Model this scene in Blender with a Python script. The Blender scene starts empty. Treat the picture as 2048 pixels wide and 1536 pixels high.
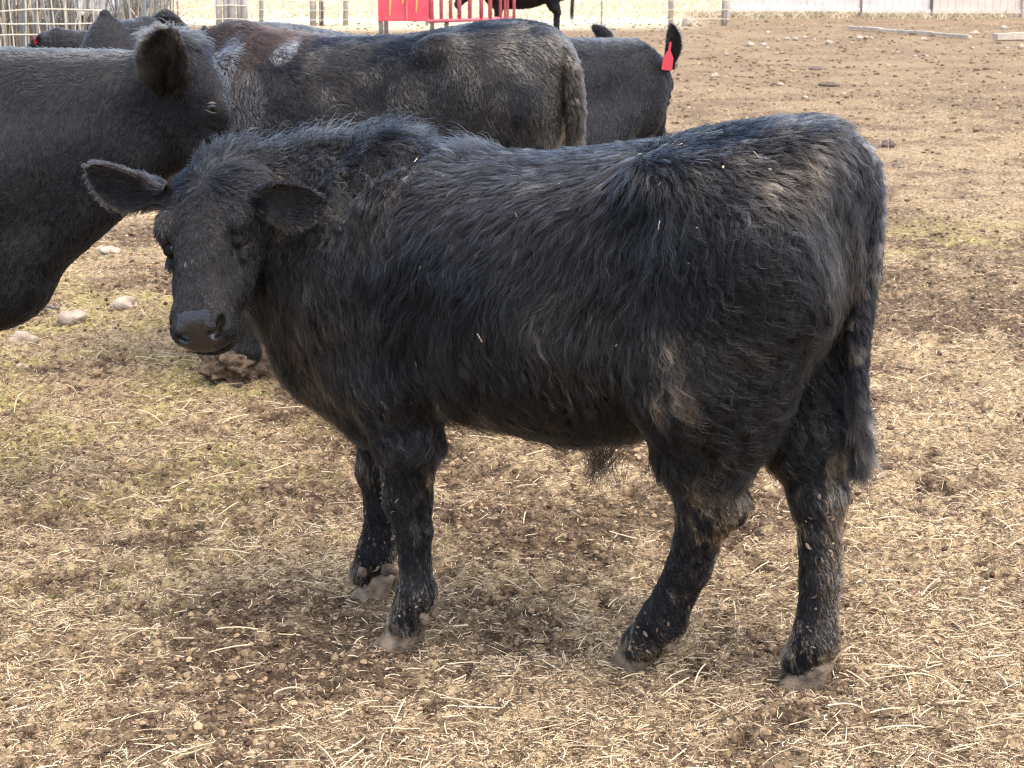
import bpy, math, random
import numpy as np
from mathutils import Matrix, Vector
rng = np.random.default_rng(7)
random.seed(7)
S = bpy.context.scene
COL = S.collection
# ------------------------------------------------------------ camera
F_PX, CAM_H = 3600.0, 1.6
PITCH = math.atan(887 / F_PX)
cam_d = bpy.data.cameras.new('camera')
cam_d.sensor_width = 36; cam_d.lens = 36 * F_PX / 2048
cam_d.clip_start = 0.05; cam_d.clip_end = 2000
cam_d.dof.use_dof = True; cam_d.dof.focus_distance = 4.05; cam_d.dof.aperture_fstop = 18
cam = bpy.data.objects.new('camera', cam_d); COL.objects.link(cam)
cam.location = (0, 0, CAM_H); cam.rotation_euler = (math.pi / 2 - PITCH, 0, 0)
S.camera = cam
# ------------------------------------------------------------ light
SUN_EL, SUN_AZ = math.radians(68), math.radians(135)      # azimuth: to the right of straight ahead
world = bpy.data.worlds.new('World'); S.world = world; world.use_nodes = True
nt = world.node_tree; nt.nodes.clear()
sky = nt.nodes.new('ShaderNodeTexSky'); sky.sky_type = 'NISHITA'; sky.sun_disc = False
sky.sun_elevation = SUN_EL; sky.sun_rotation = SUN_AZ
sky.air_density = 1.0; sky.dust_density = 3.5; sky.ozone_density = 1.0
bg = nt.nodes.new('ShaderNodeBackground'); bg.inputs[1].default_value = 0.15
wo = nt.nodes.new('ShaderNodeOutputWorld')
nt.links.new(sky.outputs[0], bg.inputs[0]); nt.links.new(bg.outputs[0], wo.inputs[0])
sun_d = bpy.data.lights.new('sun', 'SUN'); sun_d.energy = 1.25; sun_d.angle = math.radians(85); sun_d.color = (1, .92, .80)
sun = bpy.data.objects.new('sun', sun_d); COL.objects.link(sun)
sd = Vector((math.sin(SUN_AZ) * math.cos(SUN_EL), math.cos(SUN_AZ) * math.cos(SUN_EL), math.sin(SUN_EL)))
sun.rotation_euler = sd.to_track_quat('Z', 'Y').to_euler()
S.view_settings.view_transform = 'Standard'; S.view_settings.look = 'None'
S.view_settings.gamma = 1; S.view_settings.exposure = 1.92
S.render.engine = 'CYCLES'
S.cycles.max_bounces = 7; S.cycles.diffuse_bounces = 3; S.cycles.glossy_bounces = 4; S.cycles.transmission_bounces = 5
S.cycles.use_denoising = True; S.cycles.denoising_prefilter = 'NONE'; S.cycles.filter_width = 1.2; S.cycles.sample_clamp_indirect = 4
S.cycles.caustics_reflective = False; S.cycles.caustics_refractive = False

# ------------------------------------------------------------ geometry helpers
def ray(x, y):
    a = (x - 1024) / F_PX; b = -(y - 768) / F_PX
    return np.array([a, math.cos(PITCH) + b * math.sin(PITCH), -math.sin(PITCH) + b * math.cos(PITCH)])
CAMP = np.array([0, 0, CAM_H])
def at(x, y, D):
    r = ray(x, y); return CAMP + r * (D / r[1])
def ground_at(x, y, z=0.0):
    r = ray(x, y); return CAMP + r * ((z - CAM_H) / r[2])

def hash3(i, j, k, seed):
    h = (i.astype(np.uint32) * np.uint32(374761393) + j.astype(np.uint32) * np.uint32(668265263)
         + k.astype(np.uint32) * np.uint32(2147483647 - 19) + np.uint32(seed * 977 + 13))
    h = (h ^ (h >> np.uint32(13))) * np.uint32(1274126177)
    h = (h ^ (h >> np.uint32(16))) * np.uint32(2246822519)
    return ((h ^ (h >> np.uint32(15))) & np.uint32(0xffffff)).astype(np.float32) / np.float32(0xffffff)
def vnoise(p, seed=0):
    p = np.asarray(p, np.float64); fl = np.floor(p); i = fl.astype(np.int64); f = p - fl
    u = f * f * (3 - 2 * f); r = 0
    for dx in (0, 1):
        wx = u[:, 0] if dx else 1 - u[:, 0]
        for dy in (0, 1):
            wy = u[:, 1] if dy else 1 - u[:, 1]
            for dz in (0, 1):
                wz = u[:, 2] if dz else 1 - u[:, 2]
                r = r + wx * wy * wz * hash3(i[:, 0] + dx, i[:, 1] + dy, i[:, 2] + dz, seed)
    return r
def fbm(p, seed=0, octs=3):
    r = 0; a = .5; s = 0
    for o in range(octs):
        r = r + a * vnoise(p * 2 ** o, seed + o * 17); s += a; a *= .5
    return r / s
def xy0(x, y, f):
    return np.stack([x * f, y * f, np.zeros_like(x)], 1)
def sstep(a, b, x):
    t = np.clip((x - a) / (b - a), 0, 1); return t * t * (3 - 2 * t)

def mesh_np(name, V, Fc, mat, parent=None, smooth=True, uvattr=None):
    me = bpy.data.meshes.new(name)
    V = np.asarray(V, np.float32); Fc = np.asarray(Fc, np.int32)
    n, k = Fc.shape
    me.vertices.add(len(V)); me.vertices.foreach_set('co', V.ravel())
    me.loops.add(n * k); me.loops.foreach_set('vertex_index', Fc.ravel())
    me.polygons.add(n); me.polygons.foreach_set('loop_start', np.arange(0, n * k, k, dtype=np.int32))
    me.polygons.foreach_set('loop_total', np.full(n, k, np.int32))
    me.polygons.foreach_set('use_smooth', np.full(n, smooth))
    me.update(calc_edges=True); me.validate()
    for m in (mat if isinstance(mat, (list, tuple)) else [mat]): me.materials.append(m)
    o = bpy.data.objects.new(name, me); COL.objects.link(o)
    if parent: o.parent = parent
    return o
class MB:                                    # collects simple solids into one mesh
    def __init__(s): s.v = []; s.f = []
    def add(s, V, Fs):
        b = len(s.v); s.v += [tuple(map(float, q)) for q in V]; s.f += [tuple(i + b for i in f) for f in Fs]
    def box(s, c, d, R=None, jit=0):
        R = np.eye(3) if R is None else np.array(R)
        V = []
        for z in (-1, 1):
            for x, y in ((-1, -1), (1, -1), (1, 1), (-1, 1)):
                V.append(np.array(c) + R @ (np.array([x * d[0], y * d[1], z * d[2]]) / 2 + (rng.normal(0, jit, 3) if jit else 0)))
        s.add(V, [(3, 2, 1, 0), (4, 5, 6, 7), (0, 1, 5, 4), (1, 2, 6, 5), (2, 3, 7, 6), (3, 0, 4, 7)])
    def tube(s, P, r, n=8):
        P = [np.array(p, float) for p in P]; rr = r if hasattr(r, '__len__') else [r] * len(P)
        V = []; Fs = []
        for i, p in enumerate(P):
            t = P[min(i + 1, len(P) - 1)] - P[max(i - 1, 0)]; t /= np.linalg.norm(t) + 1e-9
            h = np.array([0, 0, 1.]) if abs(t[2]) < .9 else np.array([1., 0, 0])
            a = np.cross(t, h); a /= np.linalg.norm(a); b = np.cross(t, a)
            for k in range(n):
                w = 2 * math.pi * k / n; V.append(p + rr[i] * (a * math.cos(w) + b * math.sin(w)))
        for i in range(len(P) - 1):
            for k in range(n):
                k2 = (k + 1) % n; Fs.append((i * n + k, i * n + k2, (i + 1) * n + k2, (i + 1) * n + k))
        Fs.append(tuple(range(n))[::-1]); Fs.append(tuple((len(P) - 1) * n + k for k in range(n)))
        s.add(V, Fs)
    def build(s, name, mat, parent=None, smooth=False, bevel=0):
        me = bpy.data.meshes.new(name); me.from_pydata(s.v, [], s.f); me.update()
        me.materials.append(mat)
        if smooth: me.polygons.foreach_set('use_smooth', [True] * len(me.polygons))
        o = bpy.data.objects.new(name, me); COL.objects.link(o)
        if bevel:
            m = o.modifiers.new('bevel', 'BEVEL'); m.width = bevel; m.segments = 2
        if parent: o.parent = parent
        return o
def thing(name, label, cat, loc=(0, 0, 0), rz=0, group=None):
    o = bpy.data.objects.new(name, None); COL.objects.link(o); o.empty_display_size = .1
    o.location = loc; o.rotation_euler = (0, 0, rz)
    return tag(o, label, cat, group)
def tag(o, label=None, cat=None, group=None, kind=None):
    if label: o['label'] = label
    if cat: o['category'] = cat
    if group: o['group'] = group
    if kind: o['kind'] = kind
    return o

# ------------------------------------------------------------ materials
def mat_new(name):
    m = bpy.data.materials.new(name); m.use_nodes = True; m.node_tree.nodes.clear()
    out = m.node_tree.nodes.new('ShaderNodeOutputMaterial')
    return m, m.node_tree.nodes, m.node_tree.links, out
def principled(name, c1, c2=None, rough=.6, scale=8, spec=.5, bump=0, bscale=60, metal=0, detail=5, lo=.35, hi=.65, sheen=0):
    m, N, L, out = mat_new(name)
    p = N.new('ShaderNodeBsdfPrincipled'); L.new(p.outputs[0], out.inputs[0])
    p.inputs['Roughness'].default_value = rough; p.inputs['Specular IOR Level'].default_value = spec
    p.inputs['Metallic'].default_value = metal
    p.inputs['Base Color'].default_value = (*c1, 1)
    tc = N.new('ShaderNodeTexCoord')
    if c2:
        n = N.new('ShaderNodeTexNoise'); n.inputs['Scale'].default_value = scale; n.inputs['Detail'].default_value = detail
        L.new(tc.outputs['Object'], n.inputs['Vector'])
        r = N.new('ShaderNodeValToRGB'); r.color_ramp.elements[0].position = lo; r.color_ramp.elements[1].position = hi
        r.color_ramp.elements[0].color = (*c1, 1); r.color_ramp.elements[1].color = (*c2, 1)
        L.new(n.outputs['Fac'], r.inputs['Fac']); L.new(r.outputs[0], p.inputs['Base Color'])
    if bump:
        n2 = N.new('ShaderNodeTexNoise'); n2.inputs['Scale'].default_value = bscale; n2.inputs['Detail'].default_value = 6
        L.new(tc.outputs['Object'], n2.inputs['Vector'])
        b = N.new('ShaderNodeBump'); b.inputs['Strength'].default_value = bump; b.inputs['Distance'].default_value = .02
        L.new(n2.outputs['Fac'], b.inputs['Height']); L.new(b.outputs[0], p.inputs['Normal'])
    return m
def fiber_mat(name, rough=.8, spec=.25, trans=.0):
    m, N, L, out = mat_new(name)
    p = N.new('ShaderNodeBsdfPrincipled'); p.inputs['Roughness'].default_value = rough
    p.inputs['Specular IOR Level'].default_value = spec
    a = N.new('ShaderNodeAttribute'); a.attribute_name = 'tint'
    L.new(a.outputs['Color'], p.inputs['Base Color'])
    if trans:
        t = N.new('ShaderNodeBsdfTranslucent'); L.new(a.outputs['Color'], t.inputs[0])
        mx = N.new('ShaderNodeMixShader'); mx.inputs[0].default_value = trans
        L.new(p.outputs[0], mx.inputs[1]); L.new(t.outputs[0], mx.inputs[2]); L.new(mx.outputs[0], out.inputs[0])
    else: L.new(p.outputs[0], out.inputs[0])
    return m
def hair_mat(name):
    m, N, L, out = mat_new(name)
    h = N.new('ShaderNodeBsdfHairPrincipled'); h.model = 'CHIANG'; h.parametrization = 'COLOR'
    a = N.new('ShaderNodeAttribute'); a.attribute_name = 'tint'
    L.new(a.outputs['Color'], h.inputs['Color'])
    h.inputs['Roughness'].default_value = .32; h.inputs['Radial Roughness'].default_value = .5
    h.inputs['Coat'].default_value = 0.0
    h.inputs['Random Roughness'].default_value = .3; h.inputs['IOR'].default_value = 1.28
    L.new(h.outputs[0], out.inputs[0])
    return m
M_HAIR = hair_mat('coat_hair')
M_SKIN = principled('dark_skin', (.010, .010, .012), (.02, .018, .018), rough=.75, spec=.15, bump=.3, bscale=90)
M_NOSE = principled('wet_nose', (.006, .006, .007), (.018, .013, .012), rough=.26, spec=.55, scale=14, bump=.22, bscale=120)
M_EYE = principled('eyeball', (.006, .005, .005), (.012, .008, .006), rough=.08, spec=.5)
M_HOOF = principled('hoof_horn', (.075, .054, .038), (.26, .19, .128), rough=.75, spec=.25, scale=30, bump=.28, bscale=110)
M_DEW = principled('dewclaw_horn', (.075, .055, .04), (.20, .148, .104), rough=.8, spec=.2, scale=40, bump=.4, bscale=120)
M_TAG = principled('red_tag_plastic', (.46, .032, .045), (.38, .028, .04), rough=.5)
M_TAGW = principled('white_tag_plastic', (.75, .7, .65), (.65, .6, .55), rough=.45)
M_STRAW = fiber_mat('straw_fibre', .75, .3, .15)

# ------------------------------------------------------------ curves (hair, straw)
def curves_obj(name, P, rad, tint, mat, parent=None):
    n, k, _ = P.shape
    cu = bpy.data.hair_curves.new(name); cu.add_curves([k] * n)
    cu.attributes['position'].data.foreach_set('vector', np.ascontiguousarray(P, np.float32).ravel())
    ra = cu.attributes.get('radius') or cu.attributes.new('radius', 'FLOAT', 'POINT')
    ra.data.foreach_set('value', np.ascontiguousarray(np.broadcast_to(rad, (n, k)), np.float32).ravel())
    ta = cu.attributes.new('tint', 'FLOAT_COLOR', 'CURVE')
    ta.data.foreach_set('color', np.concatenate([tint, np.ones((n, 1))], 1).astype(np.float32).ravel())
    cu.materials.append(mat)
    o = bpy.data.objects.new(name, cu); COL.objects.link(o)
    if parent: o.parent = parent
    return o
def unit(v): return v / (np.linalg.norm(v, axis=-1, keepdims=True) + 1e-9)
def sample_roots(V, Nn, Fc, n):
    T = np.concatenate([Fc[:, [0, 1, 2]], Fc[:, [0, 2, 3]]]) if Fc.shape[1] == 4 else Fc
    a, b, c = V[T[:, 0]], V[T[:, 1]], V[T[:, 2]]
    ar = np.linalg.norm(np.cross(b - a, c - a), axis=1); cdf = np.cumsum(ar); cdf /= cdf[-1]
    t = np.searchsorted(cdf, rng.random(n)); t = np.minimum(t, len(T) - 1)
    u = rng.random(n); v = rng.random(n); fl = u + v > 1; u[fl] = 1 - u[fl]; v[fl] = 1 - v[fl]
    w = 1 - u - v; T = T[t]
    p = V[T[:, 0]] * w[:, None] + V[T[:, 1]] * u[:, None] + V[T[:, 2]] * v[:, None]
    nn = unit(Nn[T[:, 0]] * w[:, None] + Nn[T[:, 1]] * u[:, None] + Nn[T[:, 2]] * v[:, None])
    return p, nn
def fur(name, p, nn, flow, length, lift, tint, parent, k=6, clump=.016, cstr=.6, wave=.12, wfreq=1.4, r0=.0004, jit=.22, seed=3, swirl=1.0, cvar=.3):
    n = len(p); length = np.broadcast_to(length, n).astype(float); lift = np.broadcast_to(lift, n)
    fl = flow - nn * np.sum(flow * nn, 1, keepdims=True); fl = unit(fl)
    # slow swirl of the flow
    sw = (fbm(p * 9, seed, 2) - .5) * 1.7 + (vnoise(p * 28, seed + 5) - .5) * .9
    sw = sw * swirl; bt = np.cross(nn, fl)
    fl = unit(fl * np.cos(sw)[:, None] + bt * np.sin(sw)[:, None]); bt = np.cross(nn, fl)
    # clumps: warped cells share a tip
    wp = p + clump * 1.2 * (np.stack([vnoise(p / clump * .7, seed + 11), vnoise(p / clump * .7, seed + 12), vnoise(p / clump * .7, seed + 13)], 1) - .5)
    q = np.floor(wp / clump).astype(np.int64)
    key = (q[:, 0] + 5000) * 100000000 + (q[:, 1] + 5000) * 10000 + q[:, 2] + 5000
    _, inv = np.unique(key, return_inverse=True); m = inv.max() + 1
    cnt = np.bincount(inv, minlength=m)[:, None].clip(1)
    cen = np.stack([np.bincount(inv, p[:, i], m) for i in range(3)], 1) / cnt
    crnd = rng.random((m, 4))
    cdir = unit(np.stack([np.bincount(inv, fl[:, i], m) for i in range(3)], 1))
    cl = crnd[inv]
    ln = length * (.7 + .45 * cl[:, 0]) * (.8 + .35 * rng.random(n))
    ds = unit(fl + .5 * (cdir[inv] - fl) + rng.normal(0, jit, (n, 3)) * .5 + bt * ((cl[:, 1] - .5) * .5)[:, None])
    lf = lift * (.6 + .8 * cl[:, 2])
    P = np.zeros((n, k, 3)); P[:, 0] = p - nn * .001
    tint = tint * np.exp(rng.normal(0, 1, m)[inv] * cvar)[:, None]
    off = cen[inv] - p; off -= nn * np.sum(off * nn, 1, keepdims=True)
    for i in range(1, k):
        t = i / (k - 1)
        d = ds * (t * ln)[:, None] + nn * (ln * lf * (1.6 * t - .95 * t * t) + .001)[:, None]
        wv = np.sin(t * wfreq * 2 * math.pi + cl[:, 3] * 6.3) * wave * ln * t
        P[:, i] = p + d + bt * wv[:, None] + off * (cstr * t ** .8)
    rad = r0 * np.linspace(1, .35, k)[None, :] * (.7 + .6 * rng.random((n, 1)))
    return curves_obj(name, P, rad, np.clip(tint, 0.001, 1), M_HAIR, parent)

# ------------------------------------------------------------ implicit surfaces
def smin(a, b, k):
    h = np.clip(.5 + .5 * (b - a) / k, 0, 1); return b + (a - b) * h - k * h * (1 - h)
def smax(a, b, k): return -smin(-a, -b, k)
def cone(p, a, b, ra, rb, sc=(1, 1, 1)):
    sc = np.array(sc, float); a = np.array(a) * sc; b = np.array(b) * sc; q = p * sc
    ab = b - a; t = np.clip((q - a) @ ab / (ab @ ab), 0, 1)
    return np.linalg.norm(q - a - t[:, None] * ab, axis=1) - (ra + (rb - ra) * t)
def ell(p, c, r, R=None):
    q = p - np.array(c)
    if R is not None: q = q @ np.array(R)
    r = np.array(r); k0 = np.linalg.norm(q / r, axis=1); k1 = np.linalg.norm(q / (r * r), axis=1)
    return k0 * (k0 - 1) / (k1 + 1e-9)
def loft(x, y, z, tab, e=2.4):
    """tab rows: s, half width, top, bottom; y is the half-width axis"""
    t = np.array(tab); w = np.interp(x, t[:, 0], t[:, 1]); tp = np.interp(x, t[:, 0], t[:, 2]); bt = np.interp(x, t[:, 0], t[:, 3])
    zc = (tp + bt) / 2; hh = np.maximum((tp - bt) / 2, .004); w = np.maximum(w, .004)
    f = (np.abs(y / w) ** e + np.abs((z - zc) / hh) ** e) ** (1 / e)
    d = (f - 1) * np.minimum(w, hh)
    ex = np.maximum(t[0, 0] - x, x - t[-1, 0])
    return np.where(ex > 0, np.sqrt(np.maximum(d, 0) ** 2 + ex ** 2), d)
def smooth_tab(tab, n=60):
    t = np.array(tab, float); s = np.linspace(t[0, 0], t[-1, 0], n); o = [s]
    for j in range(1, t.shape[1]):
        v = np.interp(s, t[:, 0], t[:, j]); 
        for _ in range(4): v[1:-1] = .25 * v[:-2] + .5 * v[1:-1] + .25 * v[2:]
        o.append(v)
    return np.stack(o, 1)
def nets(fn, lo, hi, h):
    """surface nets on a narrow band; returns verts, quads, normals"""
    B = 6; lo = np.array(lo, float); n = (np.ceil((np.array(hi) - lo) / (h * B)).astype(int) + 1) * B
    nc = n // B
    g = [lo[i] + (np.arange(nc[i]) + .5) * B * h for i in range(3)]
    G = np.stack(np.meshgrid(*g, indexing='ij'), -1).reshape(-1, 3)
    dc = fn(G).reshape(nc)
    act = np.abs(dc) < B * h * 1.75
    Fv = np.repeat(np.repeat(np.repeat(dc, B, 0), B, 1), B, 2).astype(np.float32)
    A = np.repeat(np.repeat(np.repeat(act, B, 0), B, 1), B, 2)
    idx = np.argwhere(A)
    for s in range(0, len(idx), 400000):
        ii = idx[s:s + 400000]; Fv[ii[:, 0], ii[:, 1], ii[:, 2]] = fn(lo + ii * h)
    sg = Fv < 0
    c = np.zeros(np.array(Fv.shape) - 1, np.int8)
    cs = [(i, j, k) for i in (0, 1) for j in (0, 1) for k in (0, 1)]
    sh = c.shape
    sl = lambda a, o: a[o[0]:o[0] + sh[0], o[1]:o[1] + sh[1], o[2]:o[2] + sh[2]]
    for o in cs: c += sl(sg, o)
    cells = np.argwhere((c > 0) & (c < 8))
    vid = -np.ones(sh, np.int64); vid[tuple(cells.T)] = np.arange(len(cells))
    acc = np.zeros((len(cells), 3)); cnt = np.zeros(len(cells))
    for a in cs:
        for ax in range(3):
            if a[ax] == 0:
                b = list(a); b[ax] = 1
                fa = Fv[tuple((cells + a).T)]; fb = Fv[tuple((cells + b).T)]
                m = (fa < 0) != (fb < 0); t = np.where(m, fa / (fa - fb + 1e-12), 0)
                q = np.tile(np.array(a, float), (len(cells), 1)); q[:, ax] += t
                acc[m] += q[m]; cnt[m] += 1
    V = lo + (cells + acc / cnt[:, None]) * h
    Q = []
    for ax in range(3):
        o1, o2 = [(1, 2), (2, 0), (0, 1)][ax]
        a = [slice(1, -1)] * 3; a[ax] = slice(0, -1); b = list(a); b[ax] = slice(1, None)
        s1 = sg[tuple(a)]; s2 = sg[tuple(b)]
        e = np.argwhere(s1 != s2)
        off = np.ones(3, int); off[ax] = 0; e = e + off
        flip = sg[tuple(e.T)]
        d1 = np.zeros(3, int); d1[o1] = 1; d2 = np.zeros(3, int); d2[o2] = 1
        q = np.stack([vid[tuple((e - d1 - d2).T)], vid[tuple((e - d2).T)], vid[tuple(e.T)], vid[tuple((e - d1).T)]], 1)
        q[~flip] = q[~flip][:, ::-1]
        Q.append(q)
    Q = np.concatenate(Q); Q = Q[(Q >= 0).all(1)]
    for it in range(2):
        f0, gr = grad(fn, V, h * .6); V = V - gr * np.clip(f0, -h, h)[:, None] * .9
    _, Nn = grad(fn, V, h * .8)
    return V, Q, unit(Nn)
def grad(fn, V, e):
    out = []
    for i in range(3):
        d = np.zeros(3); d[i] = e; out.append((fn(V + d) - fn(V - d)) / (2 * e))
    g = np.stack(out, 1); return fn(V), unit(g)

# ------------------------------------------------------------ heads
HEAD_TAB = [(-.055, .04, -.055, -.13), (-.02, .075, -.015, -.155), (.03, .118, .018, -.18), (.10, .130, .034, -.20), (.17, .122, .036, -.205),
            (.22, .100, .030, -.195), (.27, .080, .022, -.168), (.32, .068, .012, -.142), (.365, .066, .004, -.130), (.40, .072, -.002, -.126),
            (.422, .074, -.014, -.124), (.440, .070, -.034, -.118), (.452, .058, -.054, -.110), (.458, .03, -.068, -.098)]
HEAD_TAB = smooth_tab(HEAD_TAB, 80)
HEAD_TAB[:, 1] *= 1.04 + .05 * sstep(.33, .40, HEAD_TAB[:, 0])
class Head:
    def __init__(s, o, a, b, k=1.0):
        s.o = np.array(o, float); s.a = unit(np.array(a, float)); b = np.array(b, float)
        s.b = unit(b - s.a * (b @ s.a)); s.c = np.cross(s.a, s.b); s.k = k
    def to(s, p):
        q = (p - s.o) / s.k; return q @ s.a, q @ s.b, q @ s.c
    def pt(s, a, b, c): return s.o + s.k * (s.a * a + s.b * b + s.c * c)
    def sdf(s, p):
        A, B, C = s.to(p); q = np.stack([A, B, C], 1)
        # the jaw narrows towards the throat
        nar = 1 + .45 * sstep(-.05, -.2, C)
        d = loft(A, B * nar, C, HEAD_TAB, 2.4 + 1.5 * sstep(.30, .41, A))
        Bm = np.abs(B); qm = np.stack([A, Bm, C], 1)
        d = smin(d, ell(qm, (.172, .100, .004), (.046, .021, .024)), .03)      # brow
        d = smin(d, ell(qm, (.255, .072, -.075), (.10, .026, .045)), .03)      # cheek
        d = smax(d, -ell(qm, (.213, .124, -.020), (.030, .026, .022)), .014)   # socket
        d = smax(d, -ell(qm, (.285, .098, .000), (.075, .020, .030)), .03)     # hollow below the eye
        d = smin(d, ell(qm, (.238, .098, -.030), (.020, .010, .010)), .012)    # lower lid
        d = smin(d, ell(qm, (.198, .103, -.014), (.014, .010, .020)), .012)    # upper lid
        d = smin(d, ell(q, (.425, 0, -.112), (.03, .048, .020)), .015)           # lower lip
        d = smin(d, ell(qm, (.418, .046, -.026), (.022, .020, .014)), .014)     # nostril rim
        d = smax(d, -cone(qm, (.436, .040, -.042), (.412, .066, -.024), .0135, .0110), .005); d = smax(d, -ell(qm, (.39, .0, .012), (.03, .025, .012)), .02)
        slit = np.maximum(np.abs(C + .094 - .10 * B ** 2 / .07) - .0026, .385 - A)
        d = smax(d, -slit, .004)
        return d * s.k
    def nose_mask(s, p):
        A, B, C = s.to(p)
        return sstep(.382, .398, A + .10 * (C + .01) - .10 * np.abs(B)) * sstep(-.094, -.088, C) * (1 - sstep(.048, .060, np.abs(B) + .35 * (C + .04)))

def ear_mesh(name, base, tip, open_dir, width, parent, mat=None, cup=.42, hair=1, tint=(.012, .012, .014), rim=(.030, .024, .019), hl=.013, nh=9000):
    """leaf-shaped cupped ear from base to tip, its hollow facing open_dir"""
    base = np.array(base, float); tip = np.array(tip, float); L = np.linalg.norm(tip - base); x = (tip - base) / L
    z = np.array(open_dir, float); z -= x * (z @ x); z = unit(z); y = np.cross(z, x)
    nu, nv = 22, 15; U = np.linspace(0, 1, nu); Vv = np.linspace(-1, 1, nv)
    wprof = np.interp(U, [0, .12, .3, .5, .7, .85, .95, 1], [.30, .42, .80, 1, .93, .68, .36, .10])
    G = np.zeros((nu, nv, 3)); th = np.interp(U, [0, .5, 1], [.011, .005, .003])
    ang = Vv * np.interp(U, [0, .2, 1], [1.9, 1.1, .55])[:, None] * cup / .35 * .9
    R = (width / 2 * wprof)[:, None] / np.maximum(np.abs(np.sin(ang[:, -1:])), .35)
    yy = R * np.sin(ang); zz = R * (1 - np.cos(ang)) 
    bend = -.10 * L * U ** 2
    for s_ in (0, 1):
        pass
    top = base + x * (L * U)[:, None, None] + y * yy[..., None] + z * (zz + bend[:, None])[..., None]
    # normals of the sheet
    du = np.gradient(top, axis=0); dv = np.gradient(top, axis=1); nr = unit(np.cross(du, dv)); 
    if (nr[nu // 2, nv // 2] @ z) < 0: nr = -nr
    bot = top - nr * th[:, None, None] * (1 - .75 * np.abs(Vv) ** 3)[None, :, None]
    V = np.concatenate([top.reshape(-1, 3), bot.reshape(-1, 3)]); Fs = []
    n1 = nu * nv
    for i in range(nu - 1):
        for j in range(nv - 1):
            a, b, c, d = i * nv + j, (i + 1) * nv + j, (i + 1) * nv + j + 1, i * nv + j + 1
            Fs.append((a, b, c, d)); Fs.append((n1 + d, n1 + c, n1 + b, n1 + a))
        for j in (0, nv - 1):
            a, b = i * nv + j, (i + 1) * nv + j; Fs.append((a, n1 + a, n1 + b, b))
    for j in range(nv - 1):
        for i in (0, nu - 1):
            a, b = i * nv + j, i * nv + j + 1; Fs.append((a, b, n1 + b, n1 + a))
    Fs = np.array(Fs)
    o = mesh_np(name, V, Fs, mat or M_SKIN, parent)
    NN = np.concatenate([nr.reshape(-1, 3), -nr.reshape(-1, 3)])
    if hair:
        p, nn = sample_roots(V, NN, Fs, nh)
        loc = p - base; uu = np.clip(loc @ x / L, 0, 1); vv = (loc @ y) / (width / 2 * np.interp(uu, U, wprof) + 1e-6)
        edge = np.maximum(sstep(.72, 1, np.abs(vv)), sstep(.9, 1, uu)) * sstep(.08, .35, uu)
        lowr = sstep(.35, .1, uu); inner = (nn @ z > .2) * sstep(.65, .2, uu) * (1 - edge) * (.3 + .7 * (vv > -.2)); flow = x[None] * .8 + y[None] * (np.sign(vv) * edge * 1.2)[:, None] + np.array([0, 0, -.3])
        t = np.array(tint)[None] * (.6 + .8 * rng.random((nh, 1))); t = t + (np.array(rim) - t) * (edge * (.3 + .6 * rng.random(nh)))[:, None]
        fur('ear_hair', p, nn, flow, hl * (.8 + .45 * edge * (.4 + 1.2 * vnoise(p * 60, 9)) + 1.1 * lowr + 1.3 * inner), (.35 - .2 * edge) * (1 - .5 * inner), t, o, k=5, clump=.008, wave=.08, r0=.0005)
    return o

def hoof(parent, p, fx, k=1.0):
    """two claws, p = (s, y) centre on the ground in the animal's frame, fx = heading of the toe"""
    V = []; Fs = []; n = 14; zs = [0, .008, .03, .055, .075]
    for sd in (-1, 1):
        b0 = len(V)
        for z in zs:
            t = z / .075; la = (.058 * (1 - t) + .040 * t); lb = .029 * (1 - t) + .026 * t; cx = .03 - .045 * t
            if z == 0: la *= .94; lb *= .94
            for q in range(n):
                w = 2 * math.pi * q / n; cw = math.cos(w); sx = la * cw * (1.08 if cw > 0 else .92); sy = lb * math.sin(w) * (1 - .25 * max(cw, 0) ** 2)
                x = cx + sx; y = sd * (.029 + .05 * max(x - .02, 0)) + sy
                V.append((p[0] + k * (x * math.cos(fx) - y * math.sin(fx)), p[1] + k * (x * math.sin(fx) + y * math.cos(fx)), -.008 + z * k))
        for i in range(len(zs) - 1):
            for q in range(n):
                q2 = (q + 1) % n; Fs.append((b0 + i * n + q, b0 + i * n + q2, b0 + (i + 1) * n + q2, b0 + (i + 1) * n + q))
        b1 = b0 + (len(zs) - 1) * n; V.append((V[b1][0] * .5 + V[b1 + n // 2][0] * .5, V[b1][1] * .5 + V[b1 + n // 2][1] * .5, V[b1][2] + .012))
        for q in range(n): Fs.append((b1 + q, b1 + (q + 1) % n, len(V) - 1, len(V) - 1))
    me = MB(); me.v = [tuple(v) for v in V]; me.f = [f if f[2] != f[3] else f[:3] for f in Fs]; me.build('hoof', M_HOOF, parent, True)
def blob(name, c, r, mat, parent, seed=0, n=2, amp=.25, amp2=0):
    import bmesh
    bm = bmesh.new(); bmesh.ops.create_icosphere(bm, subdivisions=n, radius=1)
    V = np.array([v.co[:] for v in bm.verts]); Fc = np.array([[v.index for v in f.verts] for f in bm.faces]); bm.free()
    V = V * (1 + amp * (vnoise(V * 1.7 + seed * 3.1 + 20, seed) - .5) * 2)[:, None]
    if amp2: V = V * (1 + amp2 * (fbm(V * 5 + 7, seed + 2, 3) - .5) * 2)[:, None]
    return mesh_np(name, V * np.array(r) + np.array(c), Fc, mat, parent)

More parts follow.
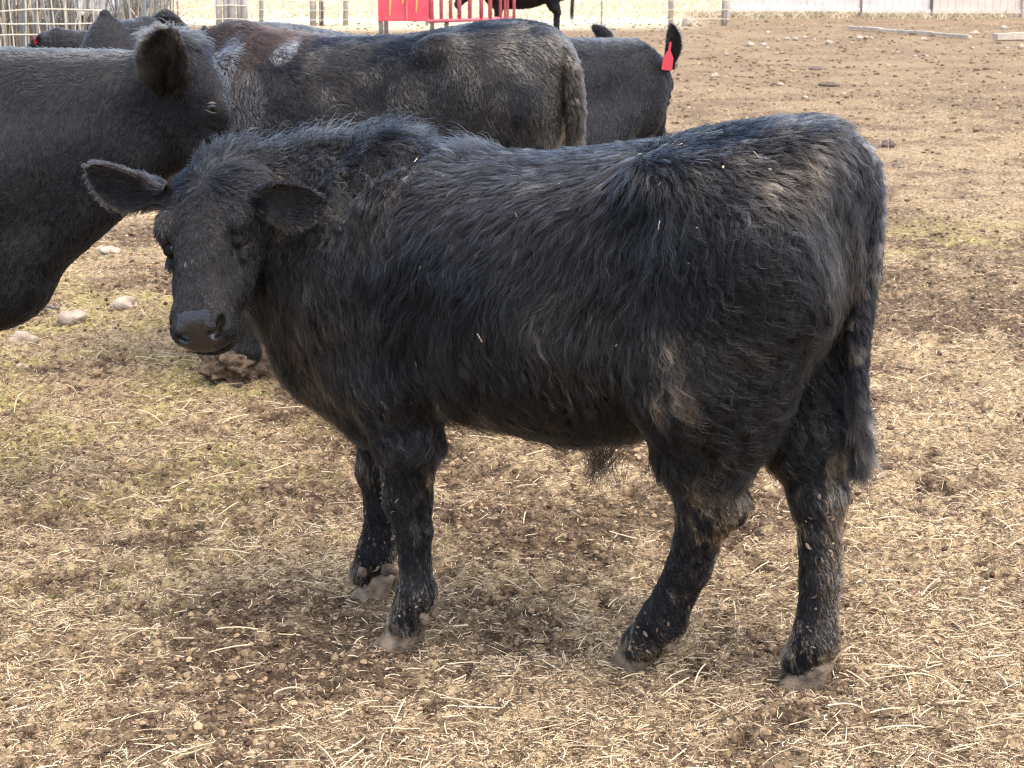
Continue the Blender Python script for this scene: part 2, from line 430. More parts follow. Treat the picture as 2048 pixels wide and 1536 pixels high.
# ------------------------------------------------------------ ground height and dryness
def gh(x, y):
    x = np.asarray(x, float); y = np.asarray(y, float)
    d = np.hypot(x, y); f1 = np.clip(9 / (d + 1), 0, 1)
    z = .030 * (vnoise(xy0(x, y, 2.1), 1) - .5) + .026 * (fbm(xy0(x, y, 7), 2, 2) - .5)
    far = np.clip(6.0 / (d + .5), .05, 1) ** 1.5; z = z * far
    z = z + f1 ** 2 * (.036 * (vnoise(xy0(x, y, 17), 3) - .5) + .024 * (vnoise(xy0(x, y, 39), 4) - .5) + .011 * (vnoise(xy0(x, y, 75), 6) - .5))
    for hx, hy, r in HOOFPTS:
        w = np.exp(-((x - hx) ** 2 + (y - hy) ** 2) / r ** 2); z = z * (1 - w) - .002 * w
    return z
def dry(x, y):                               # 1 = straw covered, 0 = bare dark manure
    r = .62 * vnoise(xy0(x, y, 17), 3) + .38 * vnoise(xy0(x, y, 39), 4); fr = np.clip(1.25 - y / 12, .2, 1)
    v = .40 * fbm(xy0(x, y, 1.7), 31, 3) + .28 * fbm(xy0(x, y, 5.5), 35, 3) + .32 * (.5 + (r - .5) * fr)
    near = sstep(4.2, 3.2, y)
    return np.clip(sstep(.42, .60, v + .05 * near), 0, 1)
def green(x, y):
    g = np.exp(-(((x + 1.9) / 1.3) ** 2 + ((y - 6.9) / 1.9) ** 2)) + .8 * np.exp(-(((x - 2.6) / .9) ** 2 + ((y - 9.6) / .8) ** 2))
    return np.clip(g, 0, .8) * sstep(.44, .62, fbm(xy0(x, y, 3.2), 51, 3))
HOOFPTS = []

# ------------------------------------------------------------ the calf
CO = np.array([.07, 3.94, 0]); CA = math.radians(156)
CU = np.array([math.cos(CA), math.sin(CA), 0]); CN = np.array([-math.sin(CA), math.cos(CA), 0])
def cl(p): q = np.asarray(p, float) - CO; return np.array([q @ CU, q @ CN, q[2]])
def cdir(v): v = np.asarray(v, float); return np.array([v @ CU, v @ CN, v[2]])
def cpx(x, y, off=0.0):
    r = ray(x, y); t = (off - (CAMP - CO) @ CN) / (r @ CN); return cl(CAMP + t * r)
CALF_TAB = smooth_tab([(-.705, .05, 1.15, .92), (-.685, .13, 1.215, .84), (-.645, .185, 1.24, .78), (-.58, .215, 1.238, .74), (-.50, .24, 1.232, .72), (-.42, .255, 1.220, .66), (-.32, .262, 1.196, .60),
    (-.21, .285, 1.172, .545), (-.10, .297, 1.152, .535), (.03, .30, 1.138, .548), (.14, .292, 1.136, .558), (.23, .272, 1.145, .56), (.32, .235, 1.158, .545),
    (.40, .205, 1.150, .525), (.48, .175, 1.125, .55), (.56, .14, 1.11, .62), (.62, .10, 1.05, .72), (.66, .05, .98, .80)])
c_head = Head(cl(at(424, 322, 4.05)), cdir(at(380, 654, 3.80) - at(424, 322, 4.05)), cdir((.87, -.48, -.07)), .95)
NK = [(cpx(800, 392, .0), cl(at(640, 394, 4.16)), .11, .105), (cl(at(640, 394, 4.16)), cl(at(520, 402, 4.17)), .105, .105),
      (cpx(690, 560, 0), cl(at(545, 450, 4.16)), .20, .14),
      (cl(at(665, 690, 4.14)), cl(at(555, 535, 4.13)), .110, .09),
      (cl(at(760, 800, 4.06)), cl(at(668, 686, 4.14)), .10, .110)]
def calf_sdf(p):
    x, y, z = p[:, 0], p[:, 1], p[:, 2]; ya = np.abs(y); pm = np.stack([x, ya, z], 1)
    d = loft(x, y, z, CALF_TAB, 2.3)
    d = smin(d, ell(p, (.37, .165, .86), (.15, .09, .25)), .07)               # near shoulder
    d = smin(d, ell(p, (.42, -.165, .86), (.15, .09, .25)), .07)
    d = smin(d, ell(pm, (-.36, .185, 1.12), (.075, .05, .05)), .07)           # hook bones
    d = smax(d, -ell(pm, (-.22, .345, .97), (.12, .075, .15)), .10)           # flank hollow
    d = smax(d, -ell(pm, (.17, .33, .80), (.05, .06, .16)), .08)              # behind the shoulder
    # near fore
    n_ = cone(p, (.30, .16, .66), (.268, .15, .52), .105, .072, (1, 1.15, 1)); n_ = smin(n_, cone(p, (.268, .15, .52), (.275, .138, .36), .072, .049), .03)
    n_ = smin(n_, cone(p, (.275, .138, .36), (.264, .136, .29), .050, .040), .02); n_ = smin(n_, cone(p, (.264, .136, .29), (.256, .136, .14), .036, .036), .02)
    n_ = smin(n_, cone(p, (.256, .136, .135), (.285, .136, .06), .045, .042), .02)
    d = smin(d, n_, .06)
    # far fore
    n_ = cone(p, (.42, -.15, .66), (.47, -.145, .50), .115, .078, (1, 1.15, 1)); n_ = smin(n_, cone(p, (.47, -.145, .50), (.497, -.138, .33), .078, .052), .03)
    n_ = smin(n_, cone(p, (.497, -.138, .33), (.488, -.135, .24), .050, .042), .02); n_ = smin(n_, cone(p, (.488, -.135, .24), (.505, -.133, .12), .038, .042), .02)
    n_ = smin(n_, cone(p, (.505, -.133, .12), (.535, -.133, .055), .046, .042), .02)
    d = smin(d, n_, .06)
    # near hind
    n_ = cone(p, (-.49, .15, .98), (-.42, .165, .74), .18, .15, (1, 1.25, 1)); n_ = smin(n_, cone(p, (-.42, .165, .74), (-.425, .14, .58), .150, .100, (1, 1.2, 1)), .05)
    n_ = smin(n_, cone(p, (-.555, .12, .90), (-.49, .13, .66), .125, .09), .06)
    n_ = smin(n_, cone(p, (-.425, .14, .58), (-.430, .115, .43), .096, .060, (1, 1.25, 1)), .04)
    n_ = smin(n_, cone(p, (-.445, .115, .46), (-.475, .115, .44), .060, .045), .03)
    n_ = smin(n_, cone(p, (-.430, .115, .43), (-.385, .09, .28), .056, .043), .03); n_ = smin(n_, cone(p, (-.385, .09, .28), (-.318, .055, .14), .043, .046), .02)
    n_ = smin(n_, cone(p, (-.318, .055, .135), (-.262, .040, .06), .050, .045), .02)
    d = smin(d, n_, .05)
    # far hind
    n_ = cone(p, (-.50, -.15, .98), (-.45, -.165, .74), .20, .15, (1, 1.25, 1)); n_ = smin(n_, cone(p, (-.45, -.165, .74), (-.58, -.09, .56), .145, .085), .05)
    n_ = smin(n_, cone(p, (-.56, -.13, .88), (-.60, -.09, .60), .13, .085), .05)
    n_ = smin(n_, cone(p, (-.58, -.09, .56), (-.628, -.05, .43), .085, .058), .04); n_ = smin(n_, cone(p, (-.628, -.05, .43), (-.645, -.035, .25), .050, .041), .03)
    n_ = smin(n_, cone(p, (-.645, -.035, .25), (-.640, -.033, .11), .041, .047), .02); n_ = smin(n_, cone(p, (-.640, -.033, .11), (-.612, -.033, .055), .049, .045), .02)
    d = smin(d, n_, .05)
    nk = None
    for a, b, ra, rb in NK:
        q = cone(p, a, b, ra, rb); nk = q if nk is None else smin(nk, q, .07)
    d = smin(d, nk, .07)
    for c_, r_ in CURL: d = smax(d, -ell(p, c_, r_), .05)
    d = smin(d, c_head.sdf(p), .05)
    # soft lumps of the winter coat
    d = d + .010 * (vnoise(p * 11, 71) - .5) * sstep(.3, .6, z) * sstep(0.0, .05, c_head.sdf(p))
    return d
CURL = [(cpx(738, 318, .17), (.05, .07, .045)), (cpx(690, 362, .20), (.045, .07, .05)), (cpx(655, 400, .23), (.04, .06, .05))]
for px_, py_ in ((790, 1290), (745, 1190), (1250, 1330), (1600, 1365)):
    g = ground_at(px_, py_); HOOFPTS.append((g[0], g[1], .12))

calf = thing('calf', 'shaggy black calf standing broadside in the foreground, head turned to the camera', 'calf', CO, CA)
cV, cQ, cN = nets(calf_sdf, (-.86, -.42, .03), (1.02, .66, 1.36), .0065)
body = mesh_np('body', cV, cQ, [M_SKIN, M_NOSE], calf)
nm = c_head.nose_mask(cV)[cQ].mean(1) > .5
body.data.polygons.foreach_set('material_index', nm.astype(np.int32))

def calf_coat(n):
    p, nn = sample_roots(cV, cN, cQ, n)
    hs = c_head.sdf(p); A, B, C = c_head.to(p); hm = sstep(.02, .0, hs)
    keep = (c_head.nose_mask(p) < .4) & (p[:, 2] > .045); 
    # closed eyelid slit stays bare
    for g in (-1, 1): keep &= np.linalg.norm(p - c_head.pt(.214, g * .106, -.018), axis=1) > .0165
    p, nn, A, B, C, hm = p[keep], nn[keep], A[keep], B[keep], C[keep], hm[keep]; n = len(p)
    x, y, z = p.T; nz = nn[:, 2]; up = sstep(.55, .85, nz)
    R = rng.random(n)
    fl = np.zeros((n, 3)); fl[:, 0] = -.30; fl[:, 2] = -1
    mid = sstep(-.52, -.10, x) * sstep(.42, .15, x) * sstep(.72, .95, z)
    fl[:, 0] += 1.0 * mid
    th = sstep(-.3, -.5, x) * sstep(.5, .7, z); fl[:, 0] -= .35 * th
    fl[:, 0] -= 1.6 * sstep(.4, .8, nz) * (1 - mid)
    nk = sstep(.36, .5, x) * (1 - hm); fl[:, 0] += .15 * nk
    hd = unit(np.stack([A - .075, B * 1.15, 0 * A], 1)); cheek = sstep(.06, .1, np.abs(B))
    hv = hd[:, :1] * c_head.a + hd[:, 1:2] * c_head.b
    down = sstep(.10, .2, A); hv = hv * (1 - .6 * down)[:, None] + c_head.a[None] * (.8 * down)[:, None] - c_head.c[None] * (.5 * cheek)[:, None]
    fl = fl * (1 - hm)[:, None] + hv * hm[:, None]
    leg = sstep(.56, .43, z)
    ln = .060 + .020 * (vnoise(p * 5, 81) - .5) + .012 * sstep(-.3, -.7, nz) * sstep(.45, .55, z)
    ln = ln * (1 - leg) + leg * (.010 + .013 * sstep(.15, .45, z))
    ln = ln + .010 * sstep(.115, .085, z) - .014 * nk * sstep(.9, 1.1, z)
    hl = .0115 + .020 * sstep(.18, .05, A) - .007 * sstep(.37, .41, A) + .006 * cheek - .004 * sstep(.28, .38, A)
    tuft = sstep(.02, -.03, A) * sstep(.10, .03, np.abs(B)) * hm
    ln = ln * (1 - hm) + hl * hm + .018 * tuft
    rid = sstep(.8, .97, nz) * (1 - hm) * sstep(.2, .4, x + .5 * (vnoise(p * 7, 82) - .5))
    ln = ln * (1 - .3 * up * (1 - hm)) + .03 * rid * (R ** 8)
    lift = .27 + .04 * up - .12 * leg; lift = lift * (1 - hm) + hm * .15 + .7 * tuft + .9 * rid * R
    lift = lift * (1 - .3 * sstep(.28, .36, A) * hm)
    wave = .07 + .12 * sstep(.42, .6, vnoise(p * 4, 83)) + .12 * sstep(.75, .55, z) * (1 - leg)
    cu = np.zeros(n)
    for c_, r_ in CURL: cu = np.maximum(cu, np.exp(-(np.linalg.norm(p - np.array(c_), axis=1) / .085) ** 2 * 1.2))
    wave = (wave + .16 * cu) * (1 - .5 * hm) + .22 * hm * np.exp(-((A - .175) / .035) ** 2) * sstep(.085, .05, np.abs(B))
    # colour
    t = np.array([.0078, .0081, .0094])[None] * (.5 + rng.random((n, 1))) * (1 - .4 * hm)[:, None]
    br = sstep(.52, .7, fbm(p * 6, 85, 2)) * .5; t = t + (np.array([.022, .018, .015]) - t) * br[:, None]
    def mix(col, w): 
        nonlocal t; t = t + (np.array(col) - t) * np.clip(w, 0, 1)[:, None]
    nf = fbm(p * 22, 86, 3); nl = vnoise(p * np.array([75, 75, 26]), 87)
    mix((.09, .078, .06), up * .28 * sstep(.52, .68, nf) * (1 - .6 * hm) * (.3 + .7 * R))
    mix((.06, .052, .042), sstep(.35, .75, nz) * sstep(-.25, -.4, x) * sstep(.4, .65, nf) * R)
    mud = np.zeros(n)
    mud = np.maximum(mud, sstep(.17, .08, z) * .75)
    hk = np.exp(-((x + .48) / .08) ** 2 - ((z - .42) / .13) ** 2) * (y > 0); mud = np.maximum(mud, hk * .85)
    mud = np.maximum(mud, sstep(-.635, -.66, x) * sstep(.62, .5, z) * (y < .02) * .9)
    mud = np.maximum(mud, np.exp(-((x + .40) / .06) ** 2 - ((z - .74) / .10) ** 2) * (y > 0) * .55)
    mud = np.maximum(mud, np.exp(-((x + .56) / .12) ** 2 - ((z - 1.18) / .05) ** 2) * .34)
    mud = np.maximum(mud, np.exp(-((x - .11) / .2) ** 2 - ((z - .63) / .05) ** 2) * (y > 0) * .3)
    mud = np.maximum(mud, sstep(.28, .34, x) * sstep(.48, .3, z) * (y > 0) * .45)
    mud = np.maximum(mud, .14 * leg)
    w = sstep(.62, .72, nf * .6 + nl * .4 + .40 * mud - .05) * sstep(.02, .2, mud)
    mix((.21, .152, .102), w * (.5 + .5 * R))
    chaff = (rng.random(n) < .0012) & (hm < .5) & (z > .5); t[chaff] = (.5, .38, .24)
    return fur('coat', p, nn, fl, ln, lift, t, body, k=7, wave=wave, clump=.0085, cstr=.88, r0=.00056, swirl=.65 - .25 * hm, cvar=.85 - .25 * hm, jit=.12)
calf_coat(330000)
def chaff(name, n, cen, sig, L, r, cols, mat, ysign=1, wig=.3):
    p, nn = sample_roots(cV, cN, cQ, 160000); w = np.zeros(len(p))
    for c_, s_, a_ in zip(cen, sig, [1] * len(cen)): w = np.maximum(w, np.exp(-(((p - np.array(c_)) / np.array(s_)) ** 2).sum(1)))
    w *= (c_head.sdf(p) > .04); k = rng.choice(len(p), n, p=w / w.sum(), replace=False); p, nn = p[k], nn[k]
    d = rng.normal(0, 1, (n, 3)) * np.array([.7, .5, 1.]); d = unit(d - nn * np.sum(d * nn, 1, keepdims=True)); b = np.cross(nn, d)
    ln = L[0] + (L[1] - L[0]) * rng.random(n) ** 2; h = (.006 + .010 * rng.random(n)) * (1 if L[1] > .02 else .7); P = np.zeros((n, 5, 3)); cv = rng.normal(0, wig, n)
    for i in range(5):
        t = i / 4 - .5; P[:, i] = p + nn * h[:, None] + d * (ln * t)[:, None] + b * (cv * ln * t * t)[:, None]
    prof = np.array([.75, 1, 1, 1, .8]) if L[1] > .02 else np.array([.25, .85, 1, .8, .2])
    rad = (r[0] + (r[1] - r[0]) * rng.random((n, 1)) ** 2) * prof[None]
    c = np.array(cols)[rng.integers(0, len(cols), n)] * (.7 + .5 * rng.random((n, 1)))
    return curves_obj(name, P, rad, c, mat, body)
chaff('chaff', 46, [(.1, .3, .95), (-.3, .2, 1.1), (-.55, .15, 1.18), (.25, .2, 1.1)], [(.3, .3, .25), (.3, .3, .2), (.15, .2, .08), (.3, .3, .15)], (.006, .034), (.0006, .0018), [(.46, .35, .21), (.30, .22, .14), (.58, .47, .31)], M_STRAW)
chaff('mud_flakes', 360, [(-.47, .12, .44), (-.50, .13, .34), (-.67, -.02, .36), (-.66, -.02, .12), (-.30, .06, .10), (.24, .15, .10), (.50, -.12, .10), (.31, .16, .36), (-.40, .22, .72), (.12, .28, .60)],
      [(.05, .06, .10), (.05, .06, .08), (.04, .06, .16), (.05, .07, .06), (.05, .07, .05), (.05, .07, .05), (.05, .07, .06), (.03, .06, .10), (.05, .1, .07), (.15, .12, .05)], (.005, .019), (.0010, .0046), [(.15, .108, .073), (.21, .155, .105), (.10, .07, .048)], M_STRAW)
# ears of the calf
def calf_ear(bp, tp, Db, Dt, w, od, tn=(.012, .012, .014)):
    b = cl(at(*bp, Db)); t = cl(at(*tp, Dt))
    ear_mesh('ear', b, t, cdir(od), w, calf, tint=tn)
calf_ear((336, 382), (166, 352), 4.06, 4.09, .120, (-.05, -.85, -.45))
calf_ear((512, 398), (645, 414), 3.96, 3.87, .104, (.25, -.95, -.15), (.026, .024, .022))
# eyes
EYELID = principled('eyelid_skin', (.004, .004, .0045), (.009, .008, .008), rough=.7, spec=.12)
def eye_parts(h, parent, open_=.55, lid=None, ea=.214, eb=.094, ec=-.018, xa=1.0, xc=.25, es=1.0):
    for g in (-1, 1):
        k = h.k * es; out = unit(h.b * g * .9 + h.c * .35 + h.a * .15); c = h.pt(ea, g * eb, ec)
        e = blob('eye', c, (.0185 * k,) * 3, M_EYE, parent, 3, 3, 0)
        ux = unit(h.a * xa + h.c * xc); ux = unit(ux - out * (ux @ out)); uy = np.cross(out, ux)
        U = np.linspace(-math.pi / 2, math.pi / 2, 17)
        for sd, vo in ((1, .30 * open_), (-1, .22 * open_)):
            V = []; nr = 7
            for u in U:
                ve = vo * max(math.cos(u), 0) ** .8
                for j in range(nr + 1):
                    r = .0183 if j == 0 else .0205 + (.0012 if j == 1 else 0)
                    v = sd * (ve + (1.45 - ve) * max(j - 1, 0) / (nr - 1))
                    V.append(c + k * r * (ux * math.sin(u) * math.cos(v) + out * math.cos(u) * math.cos(v) + uy * math.sin(v)))
            Fs = [((i * (nr + 1)) + j, (i * (nr + 1)) + j + 1, ((i + 1) * (nr + 1)) + j + 1, ((i + 1) * (nr + 1)) + j) for i in range(16) for j in range(nr)]
            m = MB(); m.add(V, Fs); m.build('eyelid', lid or EYELID, parent, True)
eye_parts(c_head, calf, .85, None, .214, .0895)
# hooves and dewclaws
for (px_, py_), fx in zip(((792, 1284), (745, 1186), (1258, 1326), (1602, 1362)), (.05, .0, -.12, .1)):
    g = cl(ground_at(px_, py_)); hoof(calf, (g[0] - .03, g[1]), fx, .9)
for i, (s_, y_, z_, r_) in enumerate([(.222, .165, .088, .022), (.225, .110, .086, .020), (.462, -.10, .088, .024), (.52, -.085, .075, .022), (-.335, .075, .080, .020), (-.332, .02, .078, .020), (-.660, .0, .085, .022), (-.655, -.06, .083, .019)]):
    blob('dewclaw', (s_, y_, z_), (r_ * .62, r_ * .52, r_ * .72), M_DEW, calf, i, 2, .3)
# tail
def tail(parent, P, R, n, length=.03, tint=(.012, .012, .014), switch=.10, name='tail', r0=.0004):
    P = np.array(P); s = np.linspace(0, 1, len(P)); t = np.linspace(0, 1, 26)
    def cr(v):
        v = np.interp(t, s, v); 
        for _ in range(3): v[1:-1] = .25 * v[:-2] + .5 * v[1:-1] + .25 * v[2:]
        return v
    Q = np.stack([cr(P[:, i]) for i in range(3)], 1); rr = cr(np.array(R))
    m = MB(); m.tube(Q, rr, 12); o = m.build(name, M_SKIN, parent, True)
    k = np.minimum((rng.random(n) ** .85 * 25).astype(int), 24); f = rng.random(n)
    c = Q[k] + (Q[k + 1] - Q[k]) * f[:, None]; ax = unit(Q[k + 1] - Q[k]); tt = (k + f) / 25
    nn = rng.normal(0, 1, (n, 3)); nn = unit(nn - ax * np.sum(nn * ax, 1, keepdims=True))
    p = c + nn * rr[k][:, None]
    ln = length + switch * sstep(.66, .86, tt) * (.35 + .9 * rng.random(n) ** 1.5)
    fl = ax + np.array([0, 0, -.5])
    tc = np.array(tint)[None] * (.6 + .9 * rng.random((n, 1)))
    w = sstep(.62, .8, vnoise(p * 50, 5)) * .5; tc = tc + (np.array([.16, .13, .10]) - tc) * w[:, None]
    fur('tail_hair', p, nn, fl, ln, (.24 - .20 * sstep(.55, .85, tt)), tc, o, k=7, clump=.014, wave=.06, r0=r0)
    return o
tail(calf, [cpx(x, y, o) for x, y, o in ((1668, 330, 0), (1703, 300, -.0), (1732, 338, -.01), (1736, 420, -.02), (1732, 520, -.02), (1720, 620, -.02), (1714, 720, -.02), (1716, 810, -.02), (1722, 880, -.02), (1719, 905, -.02))],
     [.03, .034, .032, .028, .027, .022, .018, .014, .010, .004], 26000, .024, switch=.055)
# hair tuft under the belly
def tuft():
    n = 190; c = cpx(1208, 905, 0)
    p = np.array(c) + rng.normal(0, 1, (n, 3)) * np.array([.026, .012, .012]); p[:, 2] += .02
    P = np.zeros((n, 8, 3)); cid = rng.integers(0, 7, n); cx = rng.normal(0, .016, 7); ph = rng.random(7) * 6; L = (.045 + .075 * rng.random(7))[cid] * (.7 + .4 * rng.random(n))
    for i in range(8):
        t = i / 7; P[:, i] = p + np.stack([(cx[cid] + .01) * t * 1.1 - (p[:, 0] - c[0]) * .72 * t + .006 * np.sin(ph[cid] + 5 * t) * t, -(p[:, 1] - c[1]) * .7 * t, -L * t - .01], 1)
    curves_obj('belly_tuft', P, .0006 * np.linspace(1, .4, 8)[None], np.array([[.012, .011, .011]]) * (.5 + rng.random((n, 1))), M_HAIR, body)
tuft()

# ------------------------------------------------------------ ground
def axis(lo, d0, d1, hi, st, gr):
    c = list(np.arange(d0, d1, st)); s = st; v = c[-1]
    while v < hi: s *= gr; v += s; c.append(v)
    s = st; v = d0; pre = []
    while v > lo: s *= gr; v -= s; pre.append(v)
    return np.array(pre[::-1] + c)
def make_ground():
    xs = axis(-260, -1.7, 1.7, 260, .008, 1.025); ys = axis(-40, 3.0, 5.6, 420, .0078, 1.016)
    X, Y = np.meshgrid(xs, ys, indexing='ij'); x = X.ravel(); y = Y.ravel()
    V = np.stack([x, y, gh(x, y)], 1); nx, ny = len(xs), len(ys)
    i = (np.arange(nx - 1)[:, None] * ny + np.arange(ny - 1)[None]).ravel()
    Fs = np.stack([i, i + ny, i + ny + 1, i + 1], 1)
    m, N, L, out = mat_new('barnyard_dirt')
    p = N.new('ShaderNodeBsdfPrincipled'); p.inputs['Roughness'].default_value = .95; p.inputs['Specular IOR Level'].default_value = .12
    L.new(p.outputs[0], out.inputs[0])
    tc = N.new('ShaderNodeTexCoord')
    def noise(sc, det=4, rough=.6):
        n = N.new('ShaderNodeTexNoise'); n.inputs['Scale'].default_value = sc; n.inputs['Detail'].default_value = det
        n.inputs['Roughness'].default_value = rough; L.new(tc.outputs['Object'], n.inputs['Vector']); return n.outputs['Fac']
    def math_(op, a, b=None):
        n = N.new('ShaderNodeMath'); n.operation = op
        for k, v in ((0, a), (1, b)):
            if v is None: continue
            if hasattr(v, 'default_value'): L.new(v, n.inputs[k])
            else: n.inputs[k].default_value = v
        return n.outputs[0]
    def attr(nm):
        a = N.new('ShaderNodeAttribute'); a.attribute_name = nm; return a.outputs['Fac']
    def ramp(fac, stops):
        r = N.new('ShaderNodeValToRGB'); e = r.color_ramp.elements
        while len(e) < len(stops): e.new(.5)
        for q, (pos, c) in zip(e, stops): q.position = pos; q.color = (*c, 1)
        L.new(fac, r.inputs['Fac']); return r.outputs[0]
    def mixc(fac, a, b):
        n = N.new('ShaderNodeMix'); n.data_type = 'RGBA'
        L.new(fac, n.inputs[0]) if hasattr(fac, 'default_value') else setattr(n.inputs[0], 'default_value', fac)
        L.new(a, n.inputs[6]); L.new(b, n.inputs[7]); return n.outputs[2]
    fine = math_('ADD', math_('ADD', math_('MULTIPLY', noise(38, 5), .42), math_('MULTIPLY', noise(130, 4), .30)), math_('MULTIPLY', noise(13, 6, .75), .28))
    fac = math_('ADD', fine, math_('MULTIPLY', math_('SUBTRACT', attr('dry'), .5), .17))
    base = ramp(fac, [(.39, (.038, .025, .016)), (.465, (.122, .083, .050)), (.535, (.212, .155, .090)), (.64, (.335, .255, .147))])
    grn = ramp(fine, [(.37, (.10, .078, .035)), (.6, (.40, .33, .14))])
    c = mixc(attr('green'), base, grn)
    pas = ramp(fine, [(.35, (.33, .27, .17)), (.62, (.54, .47, .33))])
    c = mixc(attr('pasture'), c, pas)
    L.new(c, p.inputs['Base Color'])
    b = N.new('ShaderNodeBump'); b.inputs['Strength'].default_value = .9; b.inputs['Distance'].default_value = .012
    L.new(fine, b.inputs['Height'])
    b2 = N.new('ShaderNodeBump'); b2.inputs['Strength'].default_value = .25; b2.inputs['Distance'].default_value = .06
    L.new(noise(9, 5), b2.inputs['Height']); L.new(b.outputs[0], b2.inputs['Normal']); L.new(b2.outputs[0], p.inputs['Normal'])
    o = mesh_np('ground', V, Fs, m); tag(o, kind='structure')
    pasture = sstep(33, 37, y + 2.5 * (vnoise(xy0(x, y, .35), 61) - .5) + .9 * x * (x < 0) * 0 - 5 * sstep(3, 6, x)) * (1 - sstep(3.2, 4.2, x) * sstep(44, 41, y))
    for nm, v in (('dry', .5 + (dry(x, y) - .5) * np.clip(1.2 - y / 22, .2, 1)), ('green', green(x, y)), ('pasture', pasture)):
        a = o.data.attributes.new(nm, 'FLOAT', 'POINT'); a.data.foreach_set('value', v.astype(np.float32))
make_ground()

def straw(name, n, d0, d1, wx, lmin, lmax, r, tint_fn, tilt, accept, curl=.35, k=4, pexp=2.0, mat=None):
    u = rng.random(n * 3)
    D = d0 * (d1 / d0) ** u; D = D[rng.random(len(D)) < (d0 / D) ** (pexp - 2)] if pexp > 2 else D
    x = (rng.random(len(D)) * 2 - 1) * (wx * D + .35); y = D
    a = accept(x, y); kp = rng.random(len(x)) < a; x, y = x[kp][:n], y[kp][:n]; n = len(x)
    L = lmin + (lmax - lmin) * rng.random(n) ** 2.2; yaw = rng.random(n) * 2 * math.pi; cu = rng.normal(0, curl, n) ; tl = np.abs(rng.normal(0, tilt, n))
    P = np.zeros((n, k, 3)); z0 = gh(x, y)
    cx, cy, cz = x.copy(), y.copy(), z0 + r * .5 + .004 * rng.random(n) * (D[:0].size == 0)
    for i in range(k):
        P[:, i] = np.stack([cx, cy, cz], 1)
        w = yaw + cu * i * 1.2; e = tl * (1 - 1.1 * i / (k - 1)); st = L / (k - 1)
        cx = cx + st * np.cos(w) * np.cos(e); cy = cy + st * np.sin(w) * np.cos(e); cz = cz + st * np.sin(e)
    # keep the far end above the soil
    ze = gh(P[:, -1, 0], P[:, -1, 1]); dz = np.maximum(ze + r * .4 - P[:, -1, 2], 0)
    for i in range(1, k): P[:, i, 2] += dz * i / (k - 1)
    rad = r * (.5 + rng.random((n, 1))) * np.ones((1, k))
    o = curves_obj(name, P, rad, tint_fn(x, y, n), mat or M_STRAW)
    return tag(o, kind='stuff')
def straw_tint(x, y, n):
    c = np.array([.385, .278, .170]) * (.55 + .7 * rng.random((n, 1)))
    d = dry(x, y)[:, None]; c = c * (.62 + .45 * d)
    w = rng.random((n, 1)); dark = np.array([.11, .075, .046]); pale = np.array([.66, .54, .36])
    c = np.where(w < .38, dark * (.6 + .8 * rng.random((n, 1))), np.where(w > .87, pale * (.8 + .3 * rng.random((n, 1))), c)); return c
straw('straw_litter', 540000, 2.9, 20, .36, .005, .034, .00085, straw_tint, .35, lambda x, y: .22 + .78 * dry(x, y))
straw('long_straw', 4200, 2.9, 10, .36, .035, .12, .0011, lambda x, y, n: np.array([.66, .53, .34]) * (.65 + .5 * rng.random((n, 1))), .22, lambda x, y: .12 + .88 * dry(x, y) ** 2, curl=.07, k=5)
straw('short_grass', 22000, 4.0, 11, .36, .012, .035, .0009, lambda x, y, n: np.array([.27, .27, .085]) * (.6 + .8 * rng.random((n, 1))) + np.array([.10, .05, .02]) * rng.random((n, 1)), 1.1, lambda x, y: green(x, y), curl=.25)
def crumbs(name, n, d0, d1, s0, s1, pw, flat, sm=False):
    t = (1 + 5 ** .5) / 2
    I = unit(np.array([(-1, t, 0), (1, t, 0), (-1, -t, 0), (1, -t, 0), (0, -1, t), (0, 1, t), (0, -1, -t), (0, 1, -t), (t, 0, -1), (t, 0, 1), (-t, 0, -1), (-t, 0, 1)], float))
    FI = np.array([(0, 11, 5), (0, 5, 1), (0, 1, 7), (0, 7, 10), (0, 10, 11), (1, 5, 9), (5, 11, 4), (11, 10, 2), (10, 7, 6), (7, 1, 8), (3, 9, 4), (3, 4, 2), (3, 2, 6), (3, 6, 8), (3, 8, 9), (4, 9, 5), (2, 4, 11), (6, 2, 10), (8, 6, 7), (9, 8, 1)])
    D = d0 * (d1 / d0) ** rng.random(n * 2); x = (rng.random(n * 2) * 2 - 1) * (.36 * D + .35)
    kp = rng.random(len(D)) < 1.05 - .75 * dry(x, D); x, y = x[kp][:n], D[kp][:n]; n = len(x)
    sz = (s0 + s1 * rng.random(n) ** pw) * (np.clip(y / 17, .42, 1.3) if sm else 1)
    V = I[None] * (1 + .35 * rng.normal(0, 1, (n, 12, 1)).clip(-1.5, 1.5) * .6) * (sz[:, None] * (.7 + .6 * rng.random((n, 3))) * np.array([1, 1, .55 + flat * .6]))[:, None, :]
    V = V + np.stack([x, y, gh(x, y) + sz * .08], 1)[:, None]
    Fs = FI[None] + (np.arange(n) * 12)[:, None, None]
    c = np.where(rng.random((n, 1)) < .6, np.array([[.095, .062, .040]]), np.array([[.25, .175, .105]])) * (.6 + .8 * rng.random((n, 1)))
    o = mesh_np(name, V.reshape(-1, 3), Fs.reshape(-1, 3), M_CRUMB, smooth=sm)
    a = o.data.attributes.new('tint', 'FLOAT_COLOR', 'POINT'); a.data.foreach_set('color', np.repeat(np.concatenate([c, np.ones((n, 1))], 1), 12, 0).astype(np.float32).ravel())
    tag(o, kind='stuff')
M_CRUMB = fiber_mat('crumb', .95, .1)
crumbs('dung_crumbs', 80000, 2.9, 11, .0014, .0095, 5, .45)
crumbs('dung_clods', 42000, 6.8, 42, .004, .024, 4.2, .10, True)

